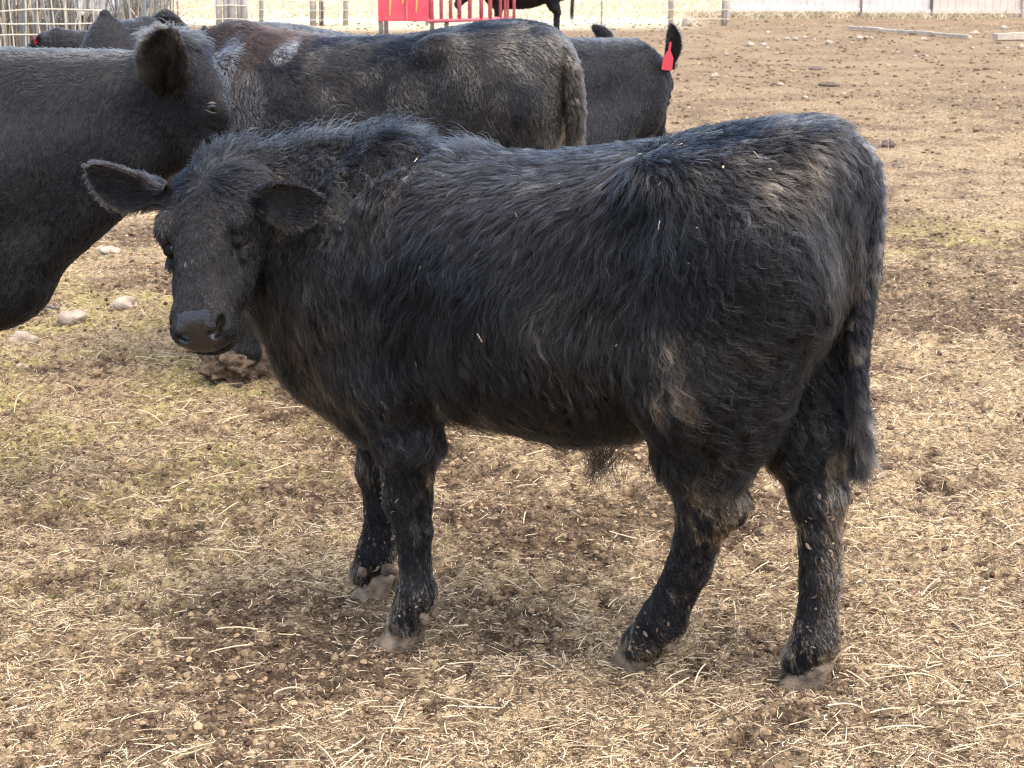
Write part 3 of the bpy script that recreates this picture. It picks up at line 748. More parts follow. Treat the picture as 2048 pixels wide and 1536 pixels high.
# ------------------------------------------------------------ grown cattle
A_TAB = np.array([(-.745, .05, 1.13, .95), (-.71, .13, 1.20, .84), (-.65, .19, 1.228, .76), (-.58, .225, 1.240, .70), (-.50, .25, 1.236, .66), (-.42, .265, 1.228, .58), (-.32, .28, 1.208, .52),
    (-.21, .31, 1.190, .49), (-.10, .325, 1.178, .47), (.03, .325, 1.172, .46), (.14, .31, 1.178, .46), (.23, .29, 1.192, .47), (.32, .255, 1.205, .46),
    (.40, .22, 1.203, .455), (.48, .18, 1.180, .48), (.56, .14, 1.12, .56), (.62, .09, 1.05, .66), (.66, .04, .96, .76)])
A_TAB = smooth_tab(A_TAB)
class Cow:
    def __init__(s, name, label, cat, o, rz, K, group=None):
        s.o = np.array([o[0], o[1], 0.]); s.u = np.array([math.cos(rz), math.sin(rz), 0]); s.n = np.array([-math.sin(rz), math.cos(rz), 0]); s.K = K
        s.root = thing(name, label, cat, s.o, rz, group); s.neck = []; s.tab = A_TAB.copy(); s.tab[:, 0] *= K; s.tab[:, 1:] *= K
        s.lump = .006; s.ea = .214; s.eb = .094; s.xa = 1.0; s.es = 1.0; s.nohoof = (); s.carve = []
    def l(s, p): q = np.asarray(p, float) - s.o; return np.array([q @ s.u, q @ s.n, q[2]])
    def d(s, v): v = np.asarray(v, float); return np.array([v @ s.u, v @ s.n, v[2]])
    def w(s, p): return s.o + s.u * p[0] + s.n * p[1] + np.array([0, 0, p[2]])
    def sdf(s, p):
        K = s.K; d = loft(p[:, 0], p[:, 1], p[:, 2], s.tab, 2.3); q = p / K; ya = np.abs(q[:, 1]); m = np.stack([q[:, 0], ya, q[:, 2]], 1)
        e = ell(m, (.38, .17, .86), (.15, .09, .26)); e = smin(e, ell(m, (-.36, .20, 1.150), (.075, .055, .045)), .05)
        e = smin(e, cone(m, (-.50, .15, .98), (-.43, .175, .72), .20, .15, (1, 1.25, 1)), .05)
        e = smin(e, cone(m, (-.43, .175, .72), (-.50, .13, .52), .14, .085), .05)
        e = smin(e, cone(m, (-.66, .09, 1.10), (-.60, .12, .70), .07, .11), .05)
        h_ = cone(m, (-.50, .13, .54), (-.56, .11, .42), .08, .06); h_ = smin(h_, cone(m, (-.56, .11, .42), (-.545, .10, .12), .047, .042), .02); h_ = smin(h_, cone(m, (-.545, .10, .12), (-.50, .10, .05), .046, .046), .02)
        f_ = cone(m, (.36, .15, .62), (.36, .14, .50), .10, .07); f_ = smin(f_, cone(m, (.36, .14, .50), (.375, .13, .30), .07, .048), .02); f_ = smin(f_, cone(m, (.375, .13, .30), (.37, .13, .12), .042, .044), .02); f_ = smin(f_, cone(m, (.37, .13, .12), (.41, .13, .05), .046, .044), .02)
        e = smin(smin(e, h_, .05), f_, .05) * K
        d = smin(d, e, .07)
        d = smax(d, -ell(m, (-.20, .37, 1.0), (.14, .10, .17)) * K, .10)
        for a, b, ra, rb in s.neck: d = smin(d, cone(p, a, b, ra, rb), .07)
        for c_, r_ in s.carve: d = smax(d, -ell(p, c_, r_), .06)
        d = smin(d, s.head.sdf(p), .05)
        return d + s.lump * (vnoise(p * 9, 91) - .5)
    def make(s, h, lo, hi):
        s.V, s.Q, s.N = nets(s.sdf, lo, hi, h)
        s.body = mesh_np('body', s.V, s.Q, [M_SKIN, M_NOSE], s.root)
        nm = s.head.nose_mask(s.V)[s.Q].mean(1) > .5; s.body.data.polygons.foreach_set('material_index', nm.astype(np.int32))
        for x_, y_ in ((-.52, .10), (-.52, -.10), (.40, .13), (.40, -.13)):
            if (x_, y_) not in s.nohoof: hoof(s.root, (x_ * s.K, y_ * s.K), 0, s.K * 1.1)
    def coat(s, n, ln, tintfn, r0, lift=.22, clump=.02, wave=.05, k=5):
        p, nn = sample_roots(s.V, s.N, s.Q, n); A, B, C = s.head.to(p); hm = sstep(.02, 0, s.head.sdf(p))
        kp = (s.head.nose_mask(p) < .4) & (p[:, 2] > .06)
        for g in (-1, 1): kp &= np.linalg.norm(p - s.head.pt(s.ea, g * (s.eb + .011), -.018), axis=1) > .022 * s.head.k * s.es
        p, nn, A, B, hm = p[kp], nn[kp], A[kp], B[kp], hm[kp]; n = len(p); x, y, z = p.T; nz = nn[:, 2]
        fl = np.zeros((n, 3)); fl[:, 0] = -.45 - 1.8 * sstep(.4, .8, nz); fl[:, 2] = -1
        fl = fl * (1 - hm)[:, None] + s.head.a[None] * hm[:, None]
        L = ln * (1 + .5 * sstep(.8, .95, nz)) * (1 - .55 * hm * sstep(0, .05, A)) + .035 * hm * sstep(.03, -.02, A) * sstep(.09, .03, np.abs(B))
        t = np.array([.0062, .0067, .0082])[None] * (.55 + .9 * rng.random((n, 1)))
        t = tintfn(s, p, nn, t)
        return fur('coat', p, nn, fl, L, lift + .3 * hm * sstep(.03, -.02, A), t, s.body, k=k, clump=clump, wave=wave, r0=r0, cstr=.45)
    def eyes(s, lid=None): eye_parts(s.head, s.root, 1.9, lid, s.ea, s.eb, -.018, s.xa, 1 - s.xa * .75, s.es)
def tmix(t, col, w): return t + (np.array(col) - t) * np.clip(w, 0, 1)[:, None]

# the cow reaching in from the left edge
ca = Cow('cow', 'large black cow cut off by the left edge, facing right, one furry ear raised', 'cow', (-2.13, 5.02), math.radians(4), 1.1)
ca.head = Head(ca.l(at(404, 90, 5.02)), ca.d((.20, .16, -.96)), ca.d((-.18, .98, .12)), 1.0)
ca.neck = [(ca.l(at(-190, 205, 5.0)), ca.l(at(335, 182, 5.06)), .15, .105), (ca.l(at(-60, 545, 4.98)), ca.l(at(330, 265, 5.06)), .165, .095),
           (ca.l(at(-80, 360, 4.98)), ca.l(at(300, 225, 5.06)), .24, .12), (ca.l(at(10, 560, 4.98)), ca.l(at(0, 500, 4.98)), .125, .13)]
ca.carve = [(ca.l(at(268, 245, 4.84)), (.05, .07, .10)), (ca.l(at(180, 330, 4.76)), (.05, .06, .16)), (ca.l(at(75, 480, 4.76)), (.035, .06, .16))]
ca.ea = .150; ca.eb = .103; ca.xa = .35; ca.es = 1.22
ca.make(.011, (-.95, -.5, .03), (1.55, .6, 1.45))
def tint_a(s, p, nn, t):
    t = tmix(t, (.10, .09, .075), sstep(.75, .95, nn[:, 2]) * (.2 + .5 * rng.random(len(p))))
    A, B, C = s.head.to(p); hm = sstep(.02, 0, s.head.sdf(p))
    return tmix(t, (.13, .12, .105), hm * sstep(.0, .04, C) * sstep(.22, .0, A) * (rng.random(len(p)) < .5))
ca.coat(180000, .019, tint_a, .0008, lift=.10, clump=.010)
ca.eyes(principled('brown_eyelid', (.028, .022, .018), (.06, .047, .036), rough=.6))
ear_mesh('ear', ca.l(at(341, 190, 4.915)), ca.l(at(328, 62, 4.86)), ca.d((-.30, -.95, .1)), .125, ca.root, cup=.42, tint=(.018, .015, .013), rim=(.055, .045, .036), hl=.024, nh=22000)
ear_mesh('ear', ca.l(at(385, 120, 5.22)), ca.l(at(395, 105, 5.40)), ca.d((.3, 0, .9)), .11, ca.root, nh=3000)
tail(ca.root, [(-.78, 0, 1.31), (-.86, 0, 1.22), (-.88, 0, 1.0), (-.87, 0, .7), (-.86, 0, .45)], [.045, .035, .025, .02, .012], 8000, .03, r0=.0006)

# the brown-patched cow behind the calf
cb = Cow('cow', 'black cow with rusty brown and grey patches on its back, behind the calf', 'cow', (-.56, 6.50), math.radians(165), 1.075)
cb.head = Head(cb.l(at(215, 175, 6.85)), cb.d((-.45, .1, -.85)), cb.d((-.15, -.98, 0)), 1.08)
cb.neck = [(cb.l(at(470, 150, 6.65)), cb.l(at(250, 190, 6.82)), .17, .11), (cb.l(at(430, 320, 6.62)), cb.l(at(250, 240, 6.82)), .20, .12)]
cb.nohoof = ((.40, .13),)
cb.make(.013, (-.95, -.5, .03), (1.5, .7, 1.45))
def tint_b(s, p, nn, t):
    x, y, z = p.T; n1 = fbm(p * 5, 93, 3); R = rng.random(len(p))
    t = tmix(t, (.024, .019, .015), sstep(.42, .62, n1) * .8)
    t = tmix(t, (.10, .085, .066), sstep(.55, .7, fbm(p * 13, 94, 2)) * sstep(.8, 1.15, z) * R * .9)
    fr = sstep(.05, .25, x) * sstep(1.05, 1.16, z)
    t = tmix(t, (.048, .027, .018), fr * sstep(.42, .55, n1 + .2 * sstep(1.15, 1.25, z)) * (.5 + .5 * R))
    def patch(px_, py_, r, col, wt, D=6.35):
        nonlocal t
        q = s.l(at(px_, py_, D)); m = np.exp(-((p[:, 0] - q[0]) / r[0]) ** 2 - ((z - q[2]) / r[1]) ** 2) * (y > -.12)
        t = tmix(t, col, sstep(.30, .55, m * (.5 + n1)) * wt)
    patch(475, 128, (.05, .11), (.19, .185, .195), .85, 6.5); patch(582, 100, (.045, .05), (.40, .37, .34), .8, 6.45); patch(640, 60, (.09, .03), (.26, .22, .20), .7, 6.45)
    patch(540, 70, (.16, .05), (.062, .032, .020), .8, 6.45); patch(690, 50, (.12, .03), (.075, .038, .025), .7, 6.45)
    patch(530, 200, (.08, .12), (.09, .08, .072), .6, 6.45)
    ch = (rng.random(len(p)) < .0018) & (z > .8); t[ch] = (.6, .55, .48)
    return tmix(t, (.17, .13, .09), sstep(-.70, -.78, x) * R * .7)
cb.coat(220000, .020, tint_b, .0010, lift=.10, clump=.011)
cb.eyes()
tail(cb.root, [cb.l(at(x, y, D)) for x, y, D in ((1060, 110, 6.28), (1108, 95, 6.27), (1137, 130, 6.22), (1150, 190, 6.2), (1152, 260, 6.2), (1150, 400, 6.2), (1148, 560, 6.2))], [.03, .036, .034, .03, .028, .02, .01], 14000, .028, tint=(.03, .024, .019), r0=.0007)
for g in (-1, 1): ear_mesh('ear', cb.head.pt(.05, g * .115, -.05), cb.head.pt(.03, g * .28, -.06), cb.head.c, .11, cb.root, nh=2500)
blob('mud_clod', cb.l(at(468, 724, 6.52)), (.118, .125, .092), principled('caked_mud', (.062, .042, .029), (.145, .102, .072), rough=.95, scale=26, bump=.8, bscale=60, spec=.1), cb.root, 4, 5, .30, .26)

# the cow looking away on the right of it
cc = Cow('cow', 'black cow facing away beyond the brown-patched cow, a red tag hanging from its ear', 'cow', (-.42, 7.28), math.radians(15), 1.04)
cc.head = Head(cc.l(at(1282, 100, 7.66)), cc.d((.16, .50, -.85)), cc.d((-.92, .38, 0)), 1.0)
cc.neck = [(cc.l(at(1080, 165, 7.25)), cc.l(at(1255, 140, 7.58)), .17, .125), (cc.l(at(1090, 300, 7.25)), cc.l(at(1265, 185, 7.6)), .22, .13), (cc.l(at(1262, 175, 7.6)), cc.l(at(1275, 235, 7.62)), .125, .10)]
cc.make(.014, (-.95, -.5, .03), (1.5, .8, 1.4))
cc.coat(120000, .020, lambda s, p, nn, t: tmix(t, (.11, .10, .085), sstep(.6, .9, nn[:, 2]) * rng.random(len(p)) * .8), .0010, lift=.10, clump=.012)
ear_mesh('ear', cc.l(at(1334, 138, 7.56)), cc.l(at(1349, 50, 7.50)), cc.d((.75, -.65, 0)), .10, cc.root, tint=(.012, .011, .011), rim=(.05, .04, .035), nh=5000)
ear_mesh('ear', cc.l(at(1232, 108, 7.70)), cc.l(at(1190, 50, 7.78)), cc.d((.5, .7, .3)), .075, cc.root, rim=(.12, .10, .08), nh=4000)
tail(cc.root, [(-.76, 0, 1.26), (-.82, 0, 1.15), (-.84, 0, .9), (-.83, 0, .5)], [.045, .035, .025, .012], 4000, .03, r0=.0008)
cc.eyes()
def ear_tag(parent, P, T, w_, h_, nd, mat):
    P = np.array(P); n = unit(np.array(nd, float)); dn = unit(np.array(T, float)); sx = unit(np.cross(dn, n))
    prof = [(0, .10), (.30, .12), (.42, .30), (.55, .48), (.97, .50), (1, .46)]
    V = []; Fs = []
    for t, q in prof:
        for s_ in (-1, 1):
            for zz in (-.0015, .0015): V.append(P + dn * t * h_ + sx * s_ * q * w_ + n * zz)
    for i in range(len(prof) - 1):
        b = i * 4; c = b + 4
        Fs += [(b, b + 2, c + 2, c), (b + 1, c + 1, c + 3, b + 3), (b, c, c + 1, b + 1), (b + 2, b + 3, c + 3, c + 2)]
    Fs += [(0, 1, 3, 2), (len(V) - 4, len(V) - 2, len(V) - 1, len(V) - 3)]
    m = MB(); m.add(V, Fs); return m.build('ear_tag', mat, parent)
ear_tag(cc.root, cc.l(at(1341, 84, 7.47)), cc.d((-.12, 0, -1)), .046, .115, cc.d((.25, -.95, 0)), M_TAG)

# the cow eating at the red feeder, far off
cf = Cow('cow', 'distant black cow standing at the red feeder, mostly behind its bars', 'cow', (.16, 30.7), math.radians(180), 1.06)
cf.head = Head(cf.l((-.75, 30.6, .95)), cf.d((-.5, 0, -.85)), cf.d((0, -1, 0)), 1.05)
cf.neck = [((.55, 0, 1.0), cf.l((-.72, 30.6, 1.0)), .2, .13)]
cf.make(.022, (-.95, -.45, .03), (1.5, .6, 1.4))
cf.coat(16000, .03, lambda s, p, nn, t: t, .002, clump=.05)
for g in (-1, 1): ear_mesh('ear', cf.head.pt(.05, g * .11, -.05), cf.head.pt(.03, g * .27, -.06), cf.head.c, .11, cf.root, hair=0)
tail(cf.root, [(-.76, 0, 1.26), (-.84, 0, 1.1), (-.85, 0, .7), (-.84, 0, .4)], [.045, .03, .025, .012], 1500, .03, r0=.002)

# cattle lying down by the net fence
def lying(label, cat, px_, D, rz, K, hd, headk, hup, tagmat=None, hip=0):
    o = ground_at(*px_) if D is None else np.array([at(px_[0], px_[1], D)[0], D, 0])
    r = thing('resting_' + cat, label, cat, (o[0], o[1], 0), rz, 'cattle lying by the net fence')
    H_ = Head((.62 * K * math.cos(hd), .62 * K * math.sin(hd), hup), (math.cos(hd) * .8, math.sin(hd) * .8, -.6), (-math.sin(hd), math.cos(hd), 0), headk)
    def f(p):
        q = p / K; m = np.stack([q[:, 0], np.abs(q[:, 1]), q[:, 2]], 1)
        d = ell(q, (0, 0, .30), (.62, .34, .32)); d = smin(d, ell(q, (-.42, .0, .36), (.24, .25, .26)), .1); d = smin(d, cone(q, (-.44, 0, hip), (-.36, 0, .12), .07, .52), .10) if hip else d; d = smin(d, ell(q, (.30, .0, .40), (.22, .20, .26)), .1)
        d = smin(d, cone(m, (-.35, .30, .22), (-.05, .40, .10), .15, .08), .06); d = smin(d, cone(m, (-.05, .40, .10), (-.35, .44, .06), .06, .05), .04)
        d = smin(d, cone(m, (.40, .22, .16), (.62, .20, .09), .10, .06), .05); d = smin(d, cone(m, (.62, .20, .09), (.36, .26, .05), .055, .045), .04)
        d = d * K
        d = smin(d, cone(p, (.36 * K, 0, .42 * K), H_.pt(.02, 0, -.08), .19 * K, .11 * K), .08)
        return smin(d, H_.sdf(p), .05)
    V, Q, Nn = nets(f, (-.8 * K, -.85, .0), (1.15 * K, .85, 1.1), .02)
    b = mesh_np('body', V, Q, M_SKIN, r)
    p, nn = sample_roots(V, Nn, Q, 14000); t = np.array([[.02, .019, .02]]) * (.6 + .9 * rng.random((len(p), 1)))
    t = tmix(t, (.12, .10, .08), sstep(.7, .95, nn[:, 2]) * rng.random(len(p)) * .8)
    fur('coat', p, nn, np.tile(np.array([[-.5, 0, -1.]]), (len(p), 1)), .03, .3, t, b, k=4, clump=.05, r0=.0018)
    for g in (-1, 1): ear_mesh('ear', H_.pt(.05, g * .11, -.05), H_.pt(.03, g * .27, -.05), H_.c, .11, r, hair=0)
    if tagmat: ear_tag(r, H_.pt(.02, .22 * tagmat[1], .012), (0, 0, -1), .075, .12, H_.c, tagmat[0])
    return r
lying('small black calf lying by the net fence, a red tag in its ear', 'calf', (150, 100), 24.2, math.radians(176), .72, -.15, .85, .40, (M_TAG, 1))
lying('dark cow lying with its peaked rump to the camera, left of the fence posts', 'cow', (262, 100), 23.2, math.radians(60), 1.0, .5, 1, .5, None, .70)
lying('dark resting cow farthest right by the wooden post, its head raised', 'cow', (268, 80), 26.5, math.radians(20), .8, -.4, .9, .62)

# ------------------------------------------------------------ far yard: fence, feeder, panels
M_WOOD = principled('hazed_weathered_wood', (.29, .26, .23), (.46, .41, .36), rough=.9, scale=6, bump=.5, bscale=40)  # weathered grey, lightened so distance haze is painted into the wood
M_STEEL = principled('grey_steel', (.30, .29, .28), (.40, .38, .36), rough=.55, scale=12, metal=.3)
M_WIRE = principled('pale_wire', (.50, .43, .33), (.62, .55, .44), rough=.7, scale=9)
M_RED = principled('faded_red_paint', (.45, .042, .06), (.54, .075, .10), rough=.5, scale=3, lo=.3, hi=.7)
M_PINK = principled('sunbleached_red_paint', (.48, .08, .10), (.58, .15, .165), rough=.5, scale=5)
M_YEL = principled('old_yellow_lettering', (.62, .33, .07), (.70, .30, .10), rough=.6, scale=20)
M_WHITE = principled('white_plastic', (.62, .62, .64), (.72, .71, .72), rough=.5, scale=6)
M_DARKW = principled('dark_timber', (.08, .07, .06), (.16, .14, .12), rough=.9)
M_GALV = principled('hazed_weathered_panel', (.46, .43, .40), (.58, .52, .47), rough=.85, scale=5, bump=.3, bscale=30)  # weathered grey with a paler albedo, painting in the washed-out haze
M_RUST = principled('rusty_panel', (.50, .40, .34), (.58, .47, .40), rough=.85, scale=4, bump=.3, bscale=30)
M_STONE = principled('pale_stone', (.22, .168, .122), (.42, .345, .265), rough=.9, scale=11, bump=.5, bscale=40)
M_BOARD = principled('bleached_board', (.31, .265, .21), (.43, .37, .30), rough=.85, scale=7, bump=.3, bscale=60)

def wobble(P, a): return [np.array(p) + rng.normal(0, a, 3) for p in P]
# knotted net fence at the far left
nf = thing('net_fence', 'pale knotted net fence at the upper left, dry weeds showing through it', 'fence', (at(70, 60, 27)[0], 27, 0))
def netfence():
    m = MB(); x0, x1 = -2.6, 1.0
    zs = [.06 + .185 * i for i in range(8)]; xs = np.arange(x0, x1, .205); ph = rng.random(20) * 6
    for z in zs: m.tube([(x, .012 * math.sin(3 * x + z * 9), z + .018 * math.sin(2.3 * x + z * 11) - .02 * abs(math.sin(1.7 * x))) for x in np.linspace(x0, x1, 26)], .009, 5)
    for i, x in enumerate(xs): m.tube([(x + .018 * math.sin(z * 4 + ph[i]), .02, z) for z in np.linspace(.03, 1.4, 9)], .008, 5)
    m.build('netting', M_WIRE, nf)
    for x, r in ((-2.55, .06), (.98, .05)):
        p = MB(); p.tube([(x, .07, -.05), (x + .01, .07, .8), (x, .07, 1.55)], [r, r * .95, r * .9], 10); p.build('post', M_WOOD, nf, True)
netfence()
def weeds(name, n, xr, yr, h, tint, r, kind='stuff'):
    x = xr[0] + (xr[1] - xr[0]) * rng.random(n); y = yr[0] + (yr[1] - yr[0]) * rng.random(n); k = 4; P = np.zeros((n, k, 3)); lx = rng.normal(0, .12, n); L = h * (.4 + .7 * rng.random(n))
    z0 = gh(x, y)
    for i in range(k): t = i / (k - 1); P[:, i] = np.stack([x + lx * t * t, y, z0 + L * t], 1)
    c = np.array(tint)[rng.integers(0, len(tint), n)] * (.7 + .6 * rng.random((n, 1)))
    return tag(curves_obj(name, P, r * np.linspace(1, .5, k)[None] * (.6 + .8 * rng.random((n, 1))), c, M_STRAW), kind=kind)
weeds('dry_weeds', 1500, (-9.5, -5.6), (28.0, 30.5), 1.1, [(.12, .10, .09), (.30, .25, .2), (.20, .23, .23), (.42, .36, .26)], .012)
weeds('pasture_grass', 16000, (-14, 14), (38, 60), .16, [(.46, .39, .26), (.56, .49, .34), (.40, .33, .21)], .008)
# white ribbed box on its stand
wt = thing('ribbed_box', 'white ribbed plastic box raised on dark feet beyond the resting cattle', 'box', (at(193, 30, 28.5)[0], 28.5, 0))
b = MB(); b.box((0, .2, .92), (.56, .40, .86)); b.build('tank', M_WHITE, wt, bevel=.02)
b = MB()
for i in range(13): b.box((-.26 + i * .0433, -.012, .95), (.018, .024, .74))
b.build('rib', M_WHITE, wt)
b = MB(); b.box((0, .18, .50), (.64, .48, .06)); b.build('rim', M_WHITE, wt, bevel=.012)
for x in (-.25, .25):
    for y in (.02, .34): b = MB(); b.box((x, y, .23), (.05, .05, .48)); b.build('foot', M_DARKW, wt)

# line fence along the pasture
lf = thing('wire_fence', 'woven wire fence on grey posts along the edge of the pale pasture', 'fence', (0, 35.5, 0))
def linefence():
    def post(px_, w_, tilt=0, mat=M_WOOD, h=1.5, y=0, rnd=True):
        x = (px_ - 1024) / F_PX * 36.2; p = MB(); r = w_ / F_PX * 36 / 2
        if rnd: p.tube([(x, y, -.1), (x + tilt * .5 + .01, y, .7), (x + tilt, y, h)], [r, r * .96, r * .92], 9)
        else: p.box((x, y, h / 2 - .05), (2 * r, 2 * r, h))
        p.build('post', mat, lf, rnd)
    for q in ((324, 15, 0, M_WOOD), (337, 7, .0, M_DARKW), (381, 4, 0, M_STEEL), (541, 9, .03, M_STEEL), (641, 13, 0, M_WOOD), (657, 9, 0, M_DARKW), (703, 11, .04, M_WOOD), (1196, 4, 0, M_STEEL), (1330, 11, -.05, M_WOOD), (85, 9, 0, M_WOOD), (-150, 12, 0, M_WOOD), (1000, 10, 0, M_WOOD), (860, 6, 0, M_STEEL), (1432, 12, 0, M_WOOD)): post(q[0], q[1], q[2], q[3])
    m = MB(); 
    for z in (.12, .30, .48, .68, .90, 1.15): m.tube([(x, -.08, z + .012 * math.sin(x * 2.1 + z)) for x in np.linspace(-13, 4.2, 40)], .006, 4)
    for x in np.arange(-13, 4.2, .30): m.tube([(x, -.083, .06), (x + .02, -.083, 1.15)], .004, 4)
    m.build('wire', M_WIRE, lf)
linefence()
cr = thing('post_crib', 'bundle of bleached grey posts wrapped in wire, standing in the fence line', 'fence', (at(465, 20, 35)[0], 34.7, 0))
for i, x in enumerate((-.22, -.09, .04, .17, .27)):
    p = MB(); p.tube([(x, .05 * (i % 2), -.05), (x + .01, .05 * (i % 2), .8), (x - .01, .05 * (i % 2), 1.4)], [.062, .06, .055], 9); p.build('post', principled('bleached_post', (.42, .39, .37), (.56, .52, .49), rough=.9, scale=8), cr, True)
p = MB()
for z in (.15, .4, .7, 1.0): p.tube([(-.32, -.08, z), (0, -.10, z + .02), (.36, -.07, z)], .009, 5)
p.build('wire', M_WIRE, cr)

# red feeder with upright bars
fx0 = (770 - 1024) / F_PX * 29.6
fd = thing('feeder', 'faded red metal cattle feeder with a solid panel and upright bars', 'feeder', (fx0, 29.0, 0))
s_ = 29.6 / F_PX
FB = .36
b = MB(); b.box((47 * s_, 0, FB + .55), (94 * s_, .03, 1.1)); fp = b.build('side_panel', M_RED, fd, bevel=.008)
for x, z0, z1, w_ in ((19, .09, .5, 5), (44, .27, .5, 5), (70, .14, .42, 4)):
    b = MB(); b.tube([(x * s_, -.018, FB + z0), ((x + 1.5) * s_, -.018, FB + (z0 + z1) / 2), ((x - 1) * s_, -.018, FB + z1)], [w_ * s_ * .3, w_ * s_ * .5, w_ * s_ * .5], 6); b.build('painted_stroke', M_YEL, fp)
b = MB(); b.tube([(52 * s_, -.03, FB), (52 * s_, -.03, FB + 1.1)], .014, 6); b.build('seam', M_PINK, fp)
b = MB(); b.box((0, -.005, FB + .54), (.05, .06, 1.12)); b.build('corner_post', M_RED, fd, bevel=.006)
for x, w_ in ((99, 9), (118, 7), (136, 7), (153, 8), (173, 8), (195, 8), (212, 8), (232, 6), (241, 5), (246, 4), (258, 6)):
    b = MB(); b.tube([(x * s_, .02, FB - (.06 if x > 240 else 0)), (x * s_, .02, FB + 1.1)], w_ * s_ / 2, 8); b.build('bar', M_PINK, fd, True)
b = MB(); b.tube([(92 * s_, 0, FB), (250 * s_, .03, FB + .045)], .030, 8); b.tube([(240 * s_, .03, FB + .03), (259 * s_, .5, FB + .05)], .024, 8); b.build('bottom_rail', M_PINK, fd, True)
b = MB(); b.tube([(0, 0, FB + 1.09), (259 * s_, .03, FB + 1.09)], .035, 8); b.build('top_rail', M_PINK, fd, True)
b = MB(); b.box((47 * s_, 1.25, FB + .5), (94 * s_, .03, 1.0)); b.build('rear_panel', M_RED, fd)
b = MB(); b.box((-.0, .62, FB + .5), (.03, 1.2, 1.0)); b.build('end_panel', M_RED, fd)
for x, y in ((2, 0), (128, .05), (2, 1.2), (94, 1.2), (256, .5)): b = MB(); b.box((x * s_, y, FB / 2 - .02), (.07, .07, FB + .04)); b.build('leg', M_DARKW, fd)

# grey panels at the upper right
pn = thing('windbreak_panel', 'long weathered grey panel fence with a dark gap beneath, upper right', 'fence', (0, 39.5, 0))
P_S = 40.4 / F_PX
for x0, x1, tz, mt in ((1446, 1690, .05, M_GALV), (1694, 1825, .02, M_GALV), (1829, 2002, .01, M_RUST), (2010, 2260, 0, M_GALV)):
    b = MB(); X0, X1 = (x0 - 1024) * P_S, (x1 - 1024) * P_S; n = int((X1 - X0) / .155)
    for i in range(n):
        xa = X0 + (X1 - X0) * (i + .5) / n; w_ = (X1 - X0) / n
        b.box((xa, rng.normal(0, .006), .55 + .05 + tz + rng.normal(0, .006)), (w_ - .008, .025, .95))
    b.build('sheeting', mt, pn)
    b = MB(); b.box(((X0 + X1) / 2, -.035, .11 + tz), (X1 - X0, .045, .075)); b.build('rail', mt, pn)
for x, w_ in ((1436, 11), (1692, 4), (1827, 5), (2005, 12), (2270, 12)):
    b = MB(); b.box(((x - 1024) * P_S, -.03, .6), (w_ * P_S, w_ * P_S, 1.35)); b.build('post', M_WOOD if w_ > 8 else M_DARKW, pn, bevel=.008)

# stones and timber lying about
def stone(px_, py_, w_, h_=None, label=None, mat=M_STONE, name='stone', cat='stone', group='stones scattered on the dirt', amp=.35, seed=0):
    h_ = h_ or w_ * .75; g = ground_at(px_, py_ + h_ * .45); s_ = np.linalg.norm(g - CAMP) / F_PX
    rx = w_ * s_ / 2; rz_ = h_ * s_ / 2
    o = blob(name, (0, 0, 0), (rx, rx * .85, rz_), mat, None, seed, 3 if w_ > 16 else 2, amp)
    o.location = (g[0], g[1] + rx * .5, rz_ * .45 + float(gh(np.array([g[0]]), np.array([g[1] + rx * .5]))[0])); o.rotation_euler = (0, 0, seed * 1.3)
    return tag(o, label, cat, group)
SM = 'small pale stone lying on the dirt between the cattle and the grey panels'
for i, (x, y, w_) in enumerate([(1536, 64, 12), (1455, 77, 8), (1465, 85, 6), (1501, 88, 19), (1528, 87, 16), (1535, 94, 9), (1557, 79, 8), (1574, 77, 12), (1590, 77, 15), (1610, 74, 9), (1629, 79, 8), (1659, 84, 18), (1552, 106, 11), (1454, 108, 11),
        (1719, 74, 16), (1733, 73, 9), (1743, 75, 9), (1829, 65, 15), (1847, 77, 15), (1795, 103, 7), (1946, 95, 8), (2015, 95, 9), (1950, 65, 17), (2009, 54, 16), (1830, 112, 9), (1854, 112, 9), (1973, 111, 9), (1604, 51, 8), (1972, 20, 7), (2001, 33, 13), (1610, 193, 13), (1561, 168, 14)]):
    stone(x, y, w_, w_ * .62, SM, seed=i)
stone(1375, 42, 25, 24, 'large whitish stone at the top, near the corner of the grey panels', seed=40)
stone(2044, 93, 15, 13, 'white stone at the right edge just below the pale plank', seed=41)
stone(1430, 150, 17, 11, 'pale stone just right of the red-tagged cow', seed=42)
stone(246, 606, 50, 36, 'tan stone between the left cow and the muzzle of the calf', seed=43)
stone(140, 641, 58, 34, 'flat pale stone below the throat of the left cow, beside the dark stick', seed=44)
stone(42, 668, 58, 40, 'pale stone under the brisket of the left cow', seed=45)
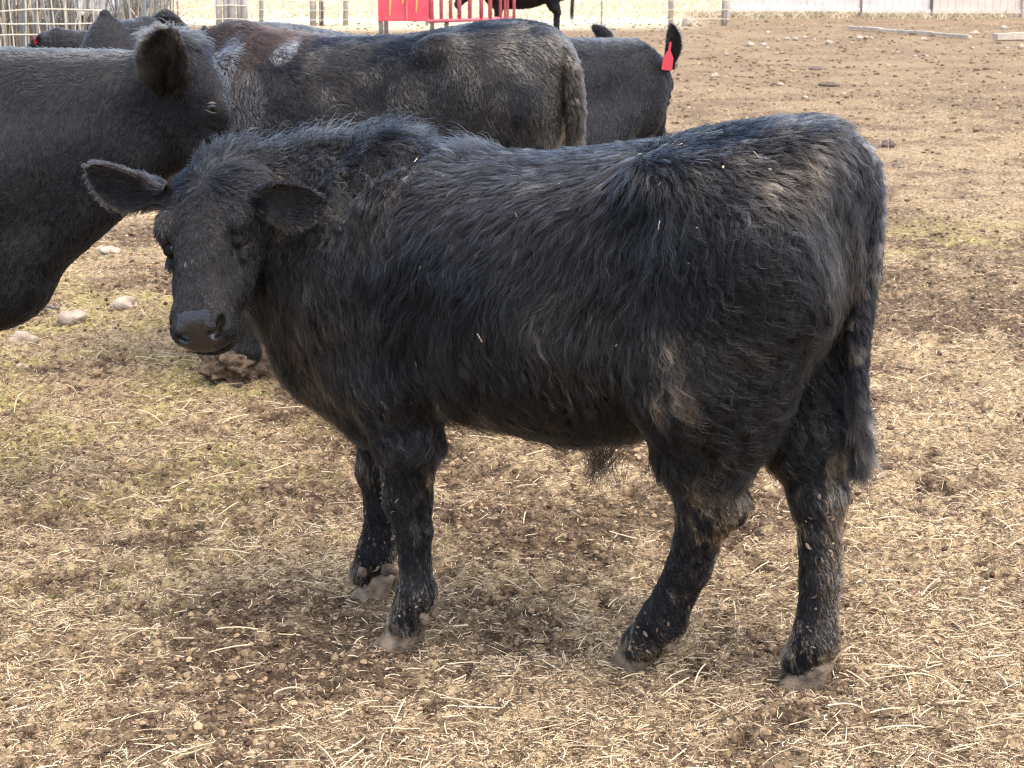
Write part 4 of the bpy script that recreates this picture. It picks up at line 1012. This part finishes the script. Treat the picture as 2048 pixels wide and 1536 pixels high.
stone(212, 496, 46, 24, 'flat pale stone under the drooping ear of the calf', seed=46)
stone(42, 727, 30, 16, 'small pale stone at the left edge, lowest of the stones there', seed=47)
M_DUNG = principled('dung', (.06, .042, .03), (.13, .092, .066), rough=.95, scale=30, bump=.8, bscale=70)
stone(1776, 287, 25, 20, 'brown dung lump behind the rump of the calf', M_DUNG, 'dung_lump', 'dung', 'dung lumps', seed=50)
stone(1661, 167, 38, 13, 'flat dark dung pat right of the red-tagged cow', M_DUNG, 'dung_lump', 'dung', 'dung lumps', seed=51)
stone(1632, 136, 28, 8, 'thin dark dung pat farthest back on the right', M_DUNG, 'dung_lump', 'dung', 'dung lumps', seed=52)
def lying_board(name, a, b_, th, label, mat=M_BOARD):
    A_ = ground_at(*a); B_ = ground_at(*b_); d = B_ - A_; L = np.linalg.norm(d); x = d / L; R = np.stack([x, np.cross([0, 0, 1], x), [0, 0, 1]], 1)
    m = MB(); n = 7
    for i in range(n):
        c = A_ + d * (i + .5) / n + np.array([0, 0, .03 + th * .4 + .006 * math.sin(i * 1.9)]); m.box(c, (L / n + .0, th * (1.6 + .2 * math.sin(i)), th * (1 + .12 * math.sin(i * 2.3))), R)
    return tag(m.build(name, mat, None, bevel=.004), label, 'board' if 'plank' in name else 'pole', 'timber lying on the dirt')
lying_board('pole', (1698, 60), (1940, 79), .05, 'long thin pale pole lying among the small stones at upper right')
lying_board('plank', (1990, 82), (2200, 78), .10, 'thick bleached plank at the right edge of the picture')
lying_board('stick', (60, 634), (120, 630), .014, 'dark stick lying beside the flat pale stone', M_DARKW)
def stalk():
    g = ground_at(1780, 405); m = MB()
    for a, b_, h in ((-.03, .02, .42), (.05, -.02, .36), (.10, .0, .25)): m.tube([(0, 0, 0), (a * .4, b_, h * .5), (a, b_, h)], [.0022, .0018, .0012], 5)
    m.tube([(.03, 0, .22), (.10, .0, .30)], .002, 5)
    o = m.build('dry_stalk', M_BOARD, None, True); o.location = (g[0], g[1], 0); tag(o, 'thin dry weed stalk standing behind the tail of the calf', 'weed')
stalk()
